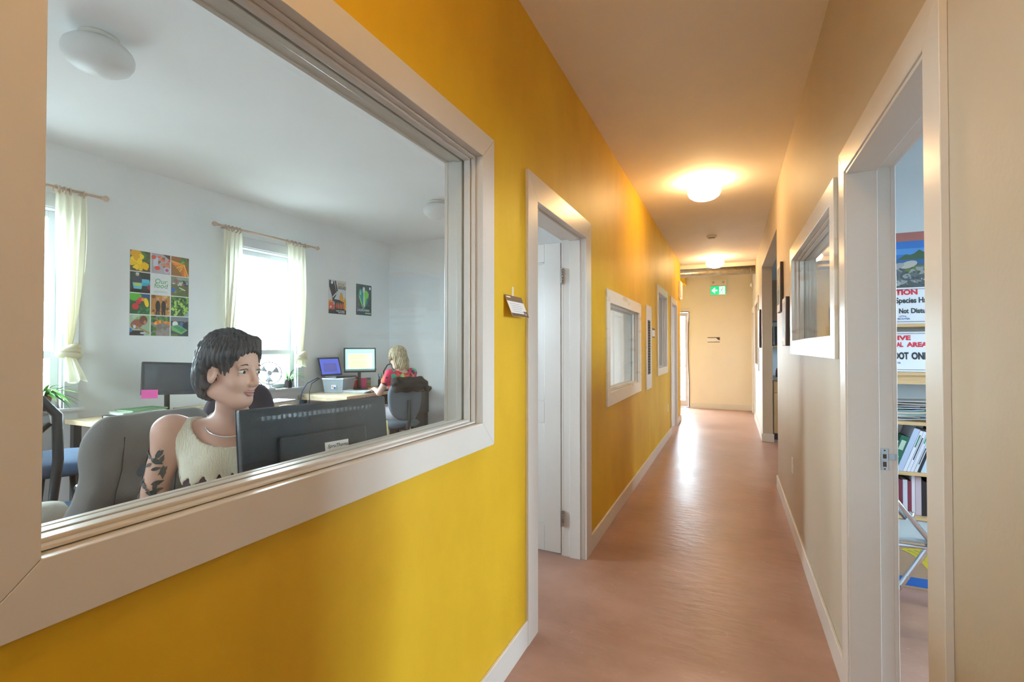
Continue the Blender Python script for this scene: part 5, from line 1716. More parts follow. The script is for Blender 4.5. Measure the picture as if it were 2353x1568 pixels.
flat_print(lab, 'label_print', (0.0, -0.0032, 0.0), (1, 0, 0), (0, 0, 1), [('#2a5ab0', rect(0.0, 0.05, 0.026, 0.075)), ('#e09030', rect(-0.02, 0.06, -0.005, 0.09))])

# laptop standing on the bin
M_lapscr = emit_mat('laptop_blue_screen', (0.10, 0.13, 0.62), 0.55)
lp = thing('laptop', 'open black laptop with a blue screen standing on the clear bin', 'laptop', (-4.46, 4.61, 0.9825), R(88))
MB().box(-0.17, 0.17, -0.125, 0.125, 0, 0.02).build('base', M_black, lp, bevel=0.004)
MB().box(-0.145, 0.145, -0.03, 0.10, 0.0202, 0.0215).build('keyboard', M_darkgrey, lp)
ls = MB().box(-0.17, 0.17, 0, 0.010, 0, 0.235).build('display', M_black, lp, bevel=0.003)
ls.location = (0, 0.125, 0.02); ls.rotation_euler = (R(-16), 0, 0)
MB().box(-0.15, 0.15, -0.0012, 0, 0.02, 0.215).build('screen', M_lapscr, ls)
flat_print(ls, 'screen_window', (0, -0.0013, 0), (1, 0, 0), (0, 0, 1), [('#8080e8', rect(-0.11, 0.05, 0.10, 0.16))])
cb = [( -4.55, 4.36, 0.99), (-4.60, 4.24, 0.93), (-4.61, 4.17, 0.84), (-4.62, 4.15, 0.70), (-4.62, 4.15, 0.35), (-4.60, 4.16, 0.02)]
tag(MB().tube(cb, 0.006, 6).build('cable', mat('blue_cable', (0.03, 0.06, 0.20), 0.5)), 'dark blue cable curling from the laptop down behind the far desk', 'cable')
cb = [(-4.50, 4.33, 0.985), (-4.52, 4.23, 0.93), (-4.50, 4.175, 0.84), (-4.49, 4.17, 0.70), (-4.50, 4.18, 0.3), (-4.5, 4.2, 0.02)]
tag(MB().tube(cb, 0.005, 6).build('cable', M_black), 'black cable hanging over the left edge of the far desk', 'cable')

# lit monitor on the far desk
M_scr = emit_mat('lit_document_screen', (0.42, 0.66, 0.64), 0.85)
t1, sh1, sc1 = monitor('lit monitor showing a pale yellow document on the far desk', (-4.46, 4.98), R(54), 0.41, 0.325, 1.025, 0.80, R(3), M_scr)
M_doc = emit_mat('document_page', (0.80, 0.82, 0.52), 0.85)
M_docl = emit_mat('document_text', (0.58, 0.60, 0.40), 0.6)
fp = MB().add([(-0.155, -0.0090, 0.05), (0.155, -0.0090, 0.05), (0.155, -0.0090, 0.25), (-0.155, -0.0090, 0.25)], [(0, 1, 2, 3)])
pg = fp.build('document', M_doc, sc1)
q = MB(); rnd = random.Random(2)
for k in range(11):
    if k in (4,): continue
    q.add([(-0.12, -0.0093, 0.225 - k * 0.015), (0.12 - rnd.random() * 0.06, -0.0093, 0.225 - k * 0.015), (0.12 - rnd.random() * 0.06, -0.0093, 0.231 - k * 0.015), (-0.12, -0.0093, 0.231 - k * 0.015)], [(0, 1, 2, 3)])
q.build('text_lines', M_docl, pg)
q = MB().add([(-0.215, -0.0090, 0.028), (0.215, -0.0090, 0.028), (0.215, -0.0090, 0.044), (-0.215, -0.0090, 0.044)], [(0, 1, 2, 3)])
q.build('taskbar', emit_mat('taskbar', (0.10, 0.22, 0.22), 0.6), sc1)

# small desk things
t = thing('paper_pile', 'loose white papers on the near edge of the far desk', 'papers', (-4.17, 4.62, 0.80), R(15))
for k in range(5):
    q = MB()
    N = 10; w = 0.30
    for i in range(N):
        a, b_ = i / N, (i + 1) / N
        def zz(u): return 0.005 * k + 0.001 + 0.022 * max(0, (0.25 - u)) * 2 * (1 if k > 2 else 0.3)
        q.add([(w * (a - .5), -0.108, zz(a)), (w * (b_ - .5), -0.108, zz(b_)), (w * (b_ - .5), 0.108, zz(b_)), (w * (a - .5), 0.108, zz(a)),
               (w * (a - .5), -0.108, zz(a) + .003), (w * (b_ - .5), -0.108, zz(b_) + .003), (w * (b_ - .5), 0.108, zz(b_) + .003), (w * (a - .5), 0.108, zz(a) + .003)],
              [(0, 3, 2, 1), (4, 5, 6, 7), (0, 1, 5, 4), (2, 3, 7, 6)])
    o = q.build('sheet', M_paper, t); o.rotation_euler = (0, 0, R([2, -6, 4, -3, 7][k]))
t = thing('keyboard', 'black keyboard under the blond woman\'s hands', 'keyboard', (-4.06, 4.93, 0.80), R(97))
MB().box(-0.21, 0.21, -0.07, 0.07, 0, 0.018).build('case', M_black, t, bevel=0.004)
q = MB()
for r_ in range(5):
    for c_ in range(15): q.box(-0.198 + c_ * 0.0264, -0.176 + c_ * 0.0264, -0.06 + r_ * 0.0243, -0.04 + r_ * 0.0243, 0.018, 0.0235)
q.build('keys', M_darkgrey, t)
M_redpl = bpy.data.materials.new('red_translucent_plastic'); M_redpl.use_nodes = True
b = M_redpl.node_tree.nodes['Principled BSDF']; b.inputs['Base Color'].default_value = (0.55, 0.02, 0.03, 1); b.inputs['Roughness'].default_value = 0.2; b.inputs['Alpha'].default_value = 0.85
t = thing('storage_jar', 'red plastic container with a pale lid under the lit monitor', 'container', (-4.58, 5.02, 0.80))
MB().lathe([(0.001, 0), (0.048, 0), (0.052, 0.12), (0.001, 0.12)], n=24).build('body', M_redpl, t)
MB().lathe([(0.001, 0.12), (0.056, 0.12), (0.056, 0.132), (0.001, 0.134)], n=24).build('lid', mat('pale_pink_lid', (0.65, 0.40, 0.38), 0.5), t)
MB().lathe([(0.050, 0.134), (0.044, 0.16), (0.001, 0.165)], n=24).build('cap', M_redpl, t)
t = thing('card_holder', 'bright pink card standing on the far desk', 'card', (-4.55, 5.13, 0.80), R(60))
MB().box(-0.055, 0.055, -0.002, 0.002, 0.006, 0.14).build('card', mat('hot_pink_card', (0.75, 0.06, 0.20), 0.6), t)
MB().box(-0.055, 0.055, -0.02, 0.02, 0, 0.006).build('foot', M_black, t)
t = thing('sticky_note_rack', 'rack of small coloured note pads beside the pink card', 'note rack', (-4.55, 5.25, 0.80), R(60))
MB().box(-0.03, 0.03, 0, 0.02, 0, 0.14).build('stand', mat('tan_board', (0.45, 0.33, 0.22), 0.7), t)
for k, c in enumerate(['#b86038', '#40784c', '#b89868', '#3c7890']):
    MB().box(-0.026, 0.026, -0.008, 0, 0.006 + k * 0.034, 0.034 + k * 0.034).build('note_pad', cmat(c, 0.7), t)
t = thing('pencil_holder', 'black mesh pencil holder full of pens on the far desk', 'pen holder', (-4.46, 5.40, 0.80))
MB().lathe([(0.001, 0), (0.042, 0), (0.042, 0.11), (0.039, 0.11), (0.039, 0.004)], n=20).build('cup', M_black, t)
rnd = random.Random(9)
for k in range(9):
    a = k * 0.7; c_ = ['#208a48', '#2a50a0', '#181a20', '#20a060', '#303848', '#b02838', '#4a90c0', '#181a20', '#2a7a50'][k]
    MB().tube([(0.015 * math.cos(a), 0.015 * math.sin(a), 0.005), (0.040 * math.cos(a), 0.040 * math.sin(a), 0.15 + rnd.random() * 0.05)], 0.0045, 6).build('pen', cmat(c_, 0.4), t)
# desk lamp
t = thing('desk_lamp', 'grey cone-shaded gooseneck lamp between the pen holder and the blond woman', 'desk lamp', (-4.42, 5.50, 0.80))
MB().lathe([(0.001, 0), (0.075, 0), (0.075, 0.012), (0.02, 0.022), (0.001, 0.022)], n=24).build('base', M_frame_bl, t)
MB().tube([(0, 0, 0.02), (-0.02, -0.06, 0.12), (-0.02, -0.07, 0.22), (0.03, -0.05, 0.31), (0.08, -0.02, 0.33)], 0.008, 8).build('gooseneck', M_frame_bl, t)
sh_ = MB().lathe([(0.018, 0.05), (0.022, 0.04), (0.03, 0.0), (0.085, -0.125), (0.083, -0.125), (0.027, 0.0)], n=26).build('lamp_shade', mat('grey_lamp_shade', (0.22, 0.24, 0.26), 0.4), t)
sh_.location = (0.09, -0.015, 0.33); sh_.rotation_euler = (R(18), R(-38), 0)
MB().ball((0, 0, -0.07), 0.028, 10).build('bulb', M_opal_off, sh_)
# wall calendar strip
t = thing('wall_calendar', 'narrow printed strip pinned to the wall right of the lit monitor', 'calendar', (-4.716, 5.53, 1.0))
MB().box(0, 0.002, -0.045, 0.045, 0.0, 0.31).build('sheet', M_paper, t)
flat_print(t, 'printed_rows', (0.0022, 0, 0), (0, 1, 0), (0, 0, 1), [('#7a80a8', rect(-0.04, 0.285, 0.04, 0.298))] + [('#4a5a90', disc(0.008 + 0.01 * (-1) ** k, 0.25 - k * 0.036, 0.012, 0.012, 8)) for k in range(5)] + [('#8a8070', rect(-0.03, 0.01, 0.03, 0.06))])

# blond woman's chair, hoodie over its back
c2 = office_chair('slate grey office chair of the blond woman at the far desk', (-3.55, 4.57), math.atan2(0.42, -0.90), M_greyfab, M_greyfab, 0.50, (0.42, 0.46), 0.765, arms=False, back_e=2.6, taper=0.10)
hf = Fig()
hf.cap((-0.285, -0.13, 1.045), (-0.285, 0.15, 1.055), 0.052, 0.054, 0.05)
hf.cap((-0.33, -0.10, 0.98), (-0.33, 0.16, 0.985), 0.05, 0.05, 0.06)
hf.cap((-0.30, -0.17, 1.03), (-0.32, -0.23, 0.96), 0.05, 0.035, 0.05)
hf.cap((-0.24, -0.12, 1.0), (-0.235, 0.14, 1.0), 0.035, 0.035, 0.04)
hd = sdf_obj('hooded_jacket', hf.p, 0.008, (-0.46, -0.36, 0.86), (-0.12, 0.36, 1.18), mat('black_fleece', (0.012, 0.010, 0.011), 0.95, bump=0.3, bscale=120), None,
             disp=lambda X, Y, Z: 0.006 * np.sin(Y * 45 + Z * 50) + 0.004 * np.sin(Z * 90 + X * 40))
hd.location = (-3.55, 4.57, -0.075); hd.rotation_euler = (0, 0, math.atan2(0.42, -0.90))
tag(hd, 'black fleece jacket bunched over the blond woman\'s chair back', 'jacket')

# ------------------------------------------------------------------ curtains
def curtain_rod(label, y0, y1, z, rings):
    t = thing('curtain_rod', label, 'curtain rod', (-4.62, 0, z))
    MB().tube([(0, y0, 0), (0, y1, 0)], 0.011, 12).build('pole', M_rodwood, t)
    for y, s in ((y0, -1), (y1, 1)):
        MB().lathe([(0.011, 0), (0.015, s * 0.008), (0.012, s * 0.014), (0.022, s * 0.028), (0.024, s * 0.040), (0.015, s * 0.054), (0.001, s * 0.058)], (0, y, 0), 14, axis='y').build('finial', M_rodwood, t)
    for y in (y0 + 0.10, y1 - 0.10):
        MB().tube([(-0.096, y, 0.0), (-0.02, y, -0.004), (0, y, -0.012)], 0.008, 8).build('bracket', M_rodwood, t)
    rnd = random.Random(int(y0 * 100))
    for y in rings:
        a = rnd.uniform(-0.35, 0.35)
        pts = [(0.026 * math.cos(k), y + 0.026 * math.cos(k) * math.sin(a), -0.012 + 0.027 * math.sin(k)) for k in np.linspace(0, 2 * math.pi, 17)[:-1]]
        MB().tube(pts, 0.005, 6, closed=True).build('ring', M_rodwood, t)
    return t


def curtain(label, ytop, yknot, ztop, zknot, ztail, ytail, seed):
    rnd = random.Random(seed)
    t = thing('curtain', label, 'curtain', (-4.615, 0, 0), 0, 'cream office curtains')
    y0, y1 = ytop
    NS, NT = 60, 30
    ph = rnd.uniform(0, 6)
    vs = []
    for j in range(NT + 1):
        v = j / NT
        z = ztop + (zknot - ztop) * v
        k = v ** 2.2
        w = (y1 - y0) * (1 + 0.12 * math.sin(v * 2.6)) * (1 - k) + 0.045 * k
        yc = (y0 + y1) / 2 * (1 - v ** 1.6) + yknot * v ** 1.6
        amp = 0.020 * (0.5 + v) * (1 - 0.45 * k)
        for i in range(NS + 1):
            s = i / NS
            vs.append((amp * math.sin(2 * math.pi * 4.5 * s + ph + v * 1.2) + 0.006 * math.sin(11 * s + 7 * v), yc + (s - 0.5) * w, z))
    fs = [(j * (NS + 1) + i, j * (NS + 1) + i + 1, (j + 1) * (NS + 1) + i + 1, (j + 1) * (NS + 1) + i) for j in range(NT) for i in range(NS)]
    MB().add(vs, fs, 0, True).build('panel', M_curtain, t)
    kb = MB()
    for i in range(3):
        pts = []
        for a in np.linspace(0, 2 * math.pi, 20)[:-1]:
            pts.append((0.036 * math.cos(a), yknot + (0.050 + 0.006 * i) * math.sin(a), zknot - 0.015 - i * 0.024 + (0.024 - i * 0.006) * math.sin(a + 0.6 + i)))
        kb.tube(pts, 0.023, 8, closed=True)
    kb.build('knot', M_curtain, t)
    vs = []
    for j in range(11):
        v = j / 10
        z = zknot - 0.06 + (ztail - zknot + 0.06) * v
        w = 0.05 + 0.10 * v ** 0.8
        yc = yknot + (ytail - yknot) * v
        for i in range(41):
            s = i / 40
            vs.append((0.022 * math.sin(2 * math.pi * 2 * s + ph) * (0.6 + 0.6 * v), yc + (s - 0.5) * w, z + 0.012 * math.sin(9 * s + ph) * v))
    fs = [(j * 41 + i, j * 41 + i + 1, (j + 1) * 41 + i + 1, (j + 1) * 41 + i) for j in range(10) for i in range(40)]
    MB().add(vs, fs, 0, True).build('tail', M_curtain, t)
    return t


curtain_rod('pale wooden curtain rod over the left office window', 0.95, 2.16, 2.565, [1.05, 1.11, 1.17, 1.23, 1.88, 1.90, 1.93, 1.965, 2.05])
curtain_rod('pale wooden curtain rod over the middle office window', 3.14, 4.37, 2.575, [3.215, 3.25, 3.29, 3.33, 3.37, 3.96, 4.02, 4.07, 4.13, 4.21])
curtain('knotted cream curtain at the right side of the left office window', (1.87, 2.075), 1.965, 2.535, 1.36, 1.09, 2.005, 1)
curtain('knotted cream curtain at the left side of the left office window', (1.03, 1.24), 1.12, 2.535, 1.36, 1.09, 1.10, 4)
curtain('cream curtain at the left side of the middle office window, behind the woman\'s head', (3.20, 3.40), 3.25, 2.545, 1.28, 1.05, 3.26, 2)
curtain('knotted cream curtain at the right side of the middle office window', (3.955, 4.225), 4.155, 2.545, 1.285, 1.13, 4.14, 3)

# ------------------------------------------------------------------ plants and fan on the sills
M_leaf = mat('fresh_green_leaf', (0.13, 0.38, 0.06), 0.45, col2=(0.25, 0.50, 0.14), scale=12)
M_leafd = mat('deep_green_leaf', (0.05, 0.20, 0.05), 0.45, col2=(0.12, 0.32, 0.08), scale=12)
M_leafr = mat('red_green_leaf', (0.22, 0.20, 0.10), 0.5, col2=(0.24, 0.06, 0.08), scale=16)
M_soil = mat('potting_soil', (0.03, 0.02, 0.015), 0.95)


def leaf(parent, p0, az, L, lift, droop, w, m):
    pts = []
    N = 8
    c, s = math.cos(az), math.sin(az)
    vs = []
    for i in range(N + 1):
        u = i / N
        r_ = L * (u * math.cos(lift) + 0.12 * u * u)
        z = L * (u * math.sin(lift) - droop * u * u * 1.0)
        ww = w * math.sin(math.pi * min(1, 0.12 + u * 0.88)) ** 0.7 * (1 - u * 0.4) if u < 1 else 0.0004
        x, y = p0[0] + r_ * c, p0[1] + r_ * s
        vs += [(x - s * ww, y + c * ww, p0[2] + z + ww * 0.35), (x, y, p0[2] + z), (x + s * ww, y - c * ww, p0[2] + z + ww * 0.35)]
    fs = []
    for i in range(N):
        a = i * 3
        fs += [(a, a + 1, a + 4, a + 3), (a + 1, a + 2, a + 5, a + 4)]
    b = MB().add(vs, fs, 0, True)
    return b.build('leaf', m, parent)


def potted(name, label, loc, pot_m, pr, ph, n, L, w, ms, seed, lift=(0.5, 1.4), droop=(0.3, 1.0), azr=(0, 6.28)):
    rnd = random.Random(seed)
    t = thing(name, label, 'potted plant', loc)
    MB().lathe([(0.001, 0), (pr * 0.72, 0), (pr, ph * 0.86), (pr * 1.10, ph * 0.87), (pr * 1.12, ph), (pr * 0.98, ph), (pr * 0.95, ph * 0.9), (0.001, ph * 0.9)], n=22).build('pot', pot_m, t)
    MB().lathe([(0.001, ph * 0.93), (pr * 0.94, ph * 0.91)], n=16).build('soil', M_soil, t)
    for k in range(n):
        az = rnd.uniform(*azr)
        leaf(t, (0.01 * math.cos(az), 0.01 * math.sin(az), ph * 0.9), az, L * rnd.uniform(0.6, 1.1), rnd.uniform(*lift), rnd.uniform(*droop), w * rnd.uniform(0.7, 1.2), rnd.choice(ms))
    return t


M_potb = mat('dark_brown_pot', (0.07, 0.045, 0.045), 0.4)
M_potg = mat('terracotta_pot', (0.35, 0.16, 0.09), 0.7)
potted('spider_plant', 'spider plant in a dark pot at the right of the middle window sill', (-4.70, 4.055, 0.886), M_potb, 0.050, 0.105, 26, 0.27, 0.009, [M_leaf, M_leaf, M_leafd], 21, azr=(-1.4, 1.4))
potted('trailing_plant', 'reddish trailing plant at the left of the middle window sill', (-4.70, 3.545, 0.886), M_potg, 0.045, 0.14, 30, 0.17, 0.014, [M_leafr, M_leafr, M_leaf], 5, lift=(0.0, 1.3), droop=(0.6, 1.6), azr=(-1.4, 1.4))
potted('potted_fern', 'leafy green plant on the left window sill beside the casing', (-4.69, 1.84, 0.886), M_potg, 0.055, 0.11, 30, 0.26, 0.018, [M_leaf, M_leafd], 8, lift=(0.4, 1.3), azr=(-1.2, 1.3))

fn = thing('desk_fan', 'round wire-caged fan on the middle window sill', 'fan', (-4.70, 3.79, 0.886), R(-24))
M_wire = mat('chrome_wire', (0.35, 0.35, 0.36), 0.3, 0.8)
MB().lathe([(0.001, 0), (0.07, 0), (0.075, 0.012), (0.03, 0.026), (0.022, 0.06), (0.001, 0.06)], n=24).build('base', M_vinyl, fn)
hh = thing('fan_head', None, None, (0.035, 0, 0.185)); hh.parent = fn; hh.rotation_euler = (0, R(-14), 0)
RR = 0.125
q = MB()
for r_ in (0.025, 0.045, 0.065, 0.085, 0.105):
    for sx in (-1, 1):
        q.tube([(sx * (0.030 - 0.10 * r_), r_ * math.cos(a), r_ * math.sin(a)) for a in np.linspace(0, 2 * math.pi, 25)[:-1]], 0.0017, 4, closed=True)
for k in range(20):
    a = 2 * math.pi * k / 20
    for sx in (-1, 1):
        q.tube([(sx * 0.030, 0.02 * math.cos(a), 0.02 * math.sin(a)), (sx * 0.022, 0.08 * math.cos(a), 0.08 * math.sin(a)), (0, RR * math.cos(a), RR * math.sin(a))], 0.0017, 4)
q.build('wire_cage', M_wire, hh)
MB().tube([(0, RR * math.cos(a), RR * math.sin(a)) for a in np.linspace(0, 2 * math.pi, 33)[:-1]], 0.006, 8, closed=True).build('rim', M_wire, hh)
for k in range(3):
    a = 2 * math.pi * k / 3 + 0.4
    vs = []
    for i in range(6):
        u = i / 5
        r_ = 0.02 + 0.085 * u
        for d in (-1, 1):
            aa = a + d * 0.42 * (0.4 + u * 0.6)
            vs.append((0.008 * d, r_ * math.cos(aa), r_ * math.sin(aa)))
    MB().add(vs, [(2 * i, 2 * i + 1, 2 * i + 3, 2 * i + 2) for i in range(5)], 0, True).build('blade', mat('pale_fan_blade', (0.55, 0.58, 0.60), 0.4), hh)
MB().tube([(-0.06, 0, 0), (0.012, 0, 0)], 0.024, 14).build('motor', M_vinyl, hh)
MB().tube([(0, 0, 0.05), (-0.012, 0, 0.12), (-0.012, 0, 0.185)], 0.012, 8).build('neck', M_vinyl, fn)

# ------------------------------------------------------------------ posters on the office back wall
def poster_base(label, y0, y1, z0, z1, m):
    t = thing('poster', label, 'poster', (-4.717, y0, z0), 0)
    MB().box(0, 0.0015, 0, y1 - y0, 0, z1 - z0).build('sheet', m, t)
    return t


PO = dict(org=(0.0017, 0, 0), r=(0, 1, 0), u=(0, 0, 1))
w, h = 0.503, 0.750
fp_ = poster_base('large poster of eleven food photographs around the words Our food', 2.420, 2.923, 1.458, 2.208, M_paper)
cw, chh = w / 3, h / 4
rnd = random.Random(12)


def clip(poly, w_, h_): return [(min(max(a, 0), w_), min(max(b_, 0), h_)) for a, b_ in poly]


def tile(col, row, fn_, name='photo_print'):
    g_ = 0.004
    x0, z0 = col * cw + g_, (3 - row) * chh + g_
    tw, th = cw - 2 * g_, chh - 2 * g_
    sh = fn_(tw, th)
    sh = [(c, [(x0 + a, z0 + b_) for a, b_ in clip(p, tw, th)]) for c, p in sh]
    flat_print(fp_, name, r=PO['r'], u=PO['u'], org=PO['org'], shapes=sh, off=0.00003)


def blobs(cols, n, r0, r1, box, tw, th, asp=1.0, rot=None):
    return [(rnd.choice(cols), disc(rnd.uniform(box[0], box[2]) * tw, rnd.uniform(box[1], box[3]) * th, rnd.uniform(r0, r1) * tw, rnd.uniform(r0, r1) * tw * asp, 8, rnd.uniform(0, 3) if rot is None else rot, 0.3)) for _ in range(n)]


def bg(c, tw, th): return [(c, rect(0, 0, tw, th))]


tile(0, 0, lambda a, b: bg('#5a5030', a, b) + blobs(['#3a5a28', '#4a7038', '#2c4420'], 14, .08, .16, (.45, .3, 1, 1), a, b) + blobs(['#e8b820', '#f0c830', '#d89c10'], 22, .10, .20, (.05, .15, .55, .95), a, b) + blobs(['#e8b010'], 3, .12, .18, (.6, .2, .8, .35), a, b))
tile(1, 0, lambda a, b: bg('#b0a8b0', a, b) + blobs(['#c8502c', '#d86038', '#8a5030', '#c89878'], 14, .06, .13, (.3, .45, 1, 1), a, b) + [('#4a3028', [(0.6 * a, b), (a, 0.75 * b), (a, b)]), ('#d0d0dc', rect(.1 * a, .35 * b, .35 * a, .8 * b)), ('#c83828', disc(.32 * a, .28 * b, .15 * a, .10 * b)), ('#c84830', disc(.12 * a, .8 * b, .12 * a)), ('#c8c0d0', disc(.82 * a, .22 * b, .17 * a)), ('#a8486a', disc(.82 * a, .22 * b, .09 * a)), ('#c08868', stroke(.5 * a, .5 * b, a, .42 * b, .13 * b))])
tile(2, 0, lambda a, b: bg('#8a5a28', a, b) + [(rnd.choice(['#e08838', '#d87828', '#e8a050', '#c86820', '#d8b040']), stroke(.72 * a + rnd.uniform(-.04, .04) * a, .62 * b, (-.05 + k * .085) * a, (.75 - k * .085 if k < 8 else .0) * b, .07 * a)) for k in range(13)] + blobs(['#3a5c28', '#4a7838', '#78a058'], 14, .06, .12, (.5, .65, 1, 1), a, b))
tile(0, 1, lambda a, b: bg('#2a3230', a, b) + blobs(['#3a5a40', '#2c4434'], 8, .1, .2, (0, .6, .5, 1), a, b) + [('#3898b8', rect(.6 * a, .35 * b, a, .62 * b)), ('#50b0c8', rect(.55 * a, .5 * b, .95 * a, .68 * b)), ('#404858', disc(.35 * a, .6 * b, .24 * a, .28 * b)), ('#c0a898', disc(.36 * a, .88 * b, .09 * a)), ('#c8d0d0', disc(.36 * a, .93 * b, .09 * a, .05 * a)), ('#60b8c8', [(.12 * a, .48 * b), (.62 * a, .48 * b), (.56 * a, .18 * b), (.18 * a, .18 * b)]), ('#b8b850', disc(.37 * a, .40 * b, .2 * a, .08 * a)), ('#201c20', rect(0, 0, a, .14 * b)), ('#903848', disc(.95 * a, .3 * b, .1 * a, .14 * a))])
tile(2, 1, lambda a, b: bg('#6a6840', a, b) + [('#788870', rect(0, .6 * b, a, b)), ('#a0a498', rect(.3 * a, .85 * b, a, .97 * b))] + blobs(['#3a6890', '#583848', '#384028', '#a84858', '#c8c8c8', '#305040'], 16, .04, .09, (.05, .58, .95, .82), a, b) + blobs(['#705838', '#7a9048', '#586830'], 14, .06, .14, (0, .05, 1, .5), a, b) + [('#3060b0', disc(.12 * a, .3 * b, .12 * a, .14 * a)), ('#e0e0e0', stroke(.45 * a, .45 * b, .8 * a, .32 * b, .05 * a))])
tile(0, 2, lambda a, b: bg('#2c5030', a, b) + [('#58a838', disc(.25 * a, .85 * b, .35 * a, .25 * a)), ('#284878', disc(.78 * a, .9 * b, .22 * a, .14 * a)), ('#c02830', disc(.28 * a, .36 * b, .17 * a)), ('#b82838', disc(.42 * a, .6 * b, .13 * a)), ('#d04038', disc(.52 * a, .72 * b, .12 * a)), ('#e09030', disc(.66 * a, .72 * b, .1 * a)), ('#f0c828', disc(.82 * a, .58 * b, .11 * a, .26 * a, 14, .2))] + blobs(['#286838', '#388848'], 12, .05, .1, (.4, .05, 1, .35), a, b))
tile(1, 2, lambda a, b: bg('#b07838', a, b) + blobs(['#c89858', '#8a5428', '#d0a868', '#704020'], 16, .06, .13, (0, 0, 1, 1), a, b) + [(c, p) for k in (0, 1) for c, p in (('#1c1c24', disc((.36 + .3 * k) * a, .45 * b, .13 * a, .28 * b)), ('#c89070', disc((.36 + .28 * k) * a, .82 * b, .08 * a, .10 * a)), ('#20202c', rect((.26 + .3 * k) * a, 0, (.34 + .3 * k) * a, .25 * b)), ('#20202c', rect((.38 + .3 * k) * a, 0, (.46 + .3 * k) * a, .25 * b)))])
tile(2, 2, lambda a, b: bg('#30501c', a, b) + blobs(['#6a9838', '#88b848', '#98c058', '#4a7828', '#28401c', '#a8c868'], 70, .05, .11, (.03, .03, .97, .97), a, b) + [('#a0a8b0', [(.7 * a, 0), (a, .25 * b), (a, 0)])])
tile(0, 3, lambda a, b: bg('#a0b898', a, b) + blobs(['#88b070', '#b8c8b0'], 8, .1, .2, (0, .5, 1, 1), a, b) + [('#8c5040', disc(.35 * a, .55 * b, .32 * a, .25 * a, 14, .5)), ('#6a3828', disc(.68 * a, .75 * b, .2 * a, .26 * a)), ('#b87858', disc(.76 * a, .64 * b, .08 * a, .12 * a)), ('#2c2428', rect(0, 0, .7 * a, .24 * b)), ('#a08058', stroke(.12 * a, .52 * b, a, .12 * b, .09 * a)), ('#d8d8e0', disc(.24 * a, .42 * b, .07 * a, .1 * a)), ('#c8c8d8', disc(.65 * a, .12 * b, .14 * a, .06 * a)), ('#3878b8', disc(.05 * a, .25 * b, .08 * a, .12 * a))])
tile(1, 3, lambda a, b: bg('#8c8078', a, b) + blobs(['#38682c', '#508838', '#284c24'], 22, .06, .13, (0, .68, 1, 1), a, b) + blobs(['#f0901c', '#f8a820', '#e87018', '#d86018'], 12, .06, .1, (.2, .58, 1, .75), a, b) + blobs(['#38702c', '#2c5828'], 6, .1, .16, (0, 0, .2, .4), a, b) + blobs(['#9a8c84', '#7c7068'], 10, .1, .16, (.35, .05, 1, .45), a, b))
tile(2, 3, lambda a, b: bg('#3c4440', a, b) + [('#788088', rect(0, .78 * b, a, b)), ('#e0e4e8', disc(.25 * a, .62 * b, .16 * a, .18 * a)), ('#a07058', disc(.24 * a, .82 * b, .07 * a)), ('#3868a8', disc(.62 * a, .6 * b, .12 * a, .16 * a)), ('#282c40', disc(.82 * a, .55 * b, .15 * a, .2 * a)), ('#a87058', disc(.8 * a, .78 * b, .06 * a)), ('#70a868', [(.02 * a, .52 * b), (.4 * a, .6 * b), (.95 * a, .32 * b), (.6 * a, .1 * b), (.05 * a, .3 * b)]), ('#388858', [(.12 * a, .5 * b), (.4 * a, .55 * b), (.85 * a, .33 * b), (.6 * a, .2 * b)]), ('#506828', rect(0, 0, .4 * a, .12 * b))])
M_grn = mat('leaf_green_ink', '#4a9a58', 0.5)
text(fp_, 'Our', (0.0017, w / 2, 0.75 - chh - 0.085), (0, 1, 0), (0, 0, 1), 0.062, M_grn, 'CENTER', shear=0.15)
text(fp_, 'food', (0.0017, w / 2, 0.75 - chh - 0.125), (0, 1, 0), (0, 0, 1), 0.062, M_grn, 'CENTER', shear=0.15)
flat_print(fp_, 'small_print', r=PO['r'], u=PO['u'], org=PO['org'], shapes=[('#a8acb0', rect(.2, .405, .30, .408)), ('#a8acb0', rect(.19, .396, .31, .399))], off=0.0002)

# poster 1
w, h = 0.309, 0.442
p = poster_base('black, white and orange Break Ground poster of an arm over orange flames', 4.681, 4.990, 1.796, 2.238, mat('off_white_poster', (0.62, 0.64, 0.66), 0.6))
K = '#20222c'
sh = [('#d8963a', rect(0, 0, .31 * w, .40 * h)), ('#c85a34', rect(0, .08 * h, .45 * w, .34 * h)), ('#d8963a', [(.45 * w, .1 * h), (w, .1 * h), (w, .42 * h), (.92 * w, .52 * h), (.86 * w, .40 * h), (.78 * w, .62 * h), (.68 * w, .66 * h), (.60 * w, .50 * h)]),
      (K, [(.02 * w, .98 * h), (.02 * w, .80 * h), (.18 * w, .52 * h), (.22 * w, .36 * h), (.46 * w, .58 * h), (.30 * w, .96 * h)]),
      (K, [(.33 * w, .98 * h), (.40 * w, .98 * h), (.52 * w, .68 * h), (.44 * w, .66 * h)]),
      ('#e8e8ec', disc(.18 * w, .92 * h, .06 * w, .05 * h)), ('#e8e8ec', stroke(.22 * w, .48 * h, .42 * w, .62 * h, .04 * w)), ('#c8ccd4', [(.42 * w, .60 * h), (.62 * w, .62 * h), (.60 * w, .42 * h), (.38 * w, .44 * h)]),
      (K, [(.22 * w, .44 * h), (.60 * w, .42 * h), (.86 * w, .36 * h), (.92 * w, .10 * h), (.35 * w, .08 * h), (.30 * w, .30 * h)])]
for k in range(4): sh.append(('#c85034', disc((.46 + .13 * k) * w, .24 * h, .045 * w, .09 * h, 12, .15)))
for k in range(3): sh.append(('#e0c8a0', stroke((.52 + .13 * k) * w, .36 * h, (.56 + .13 * k) * w, .15 * h, .012 * w)))
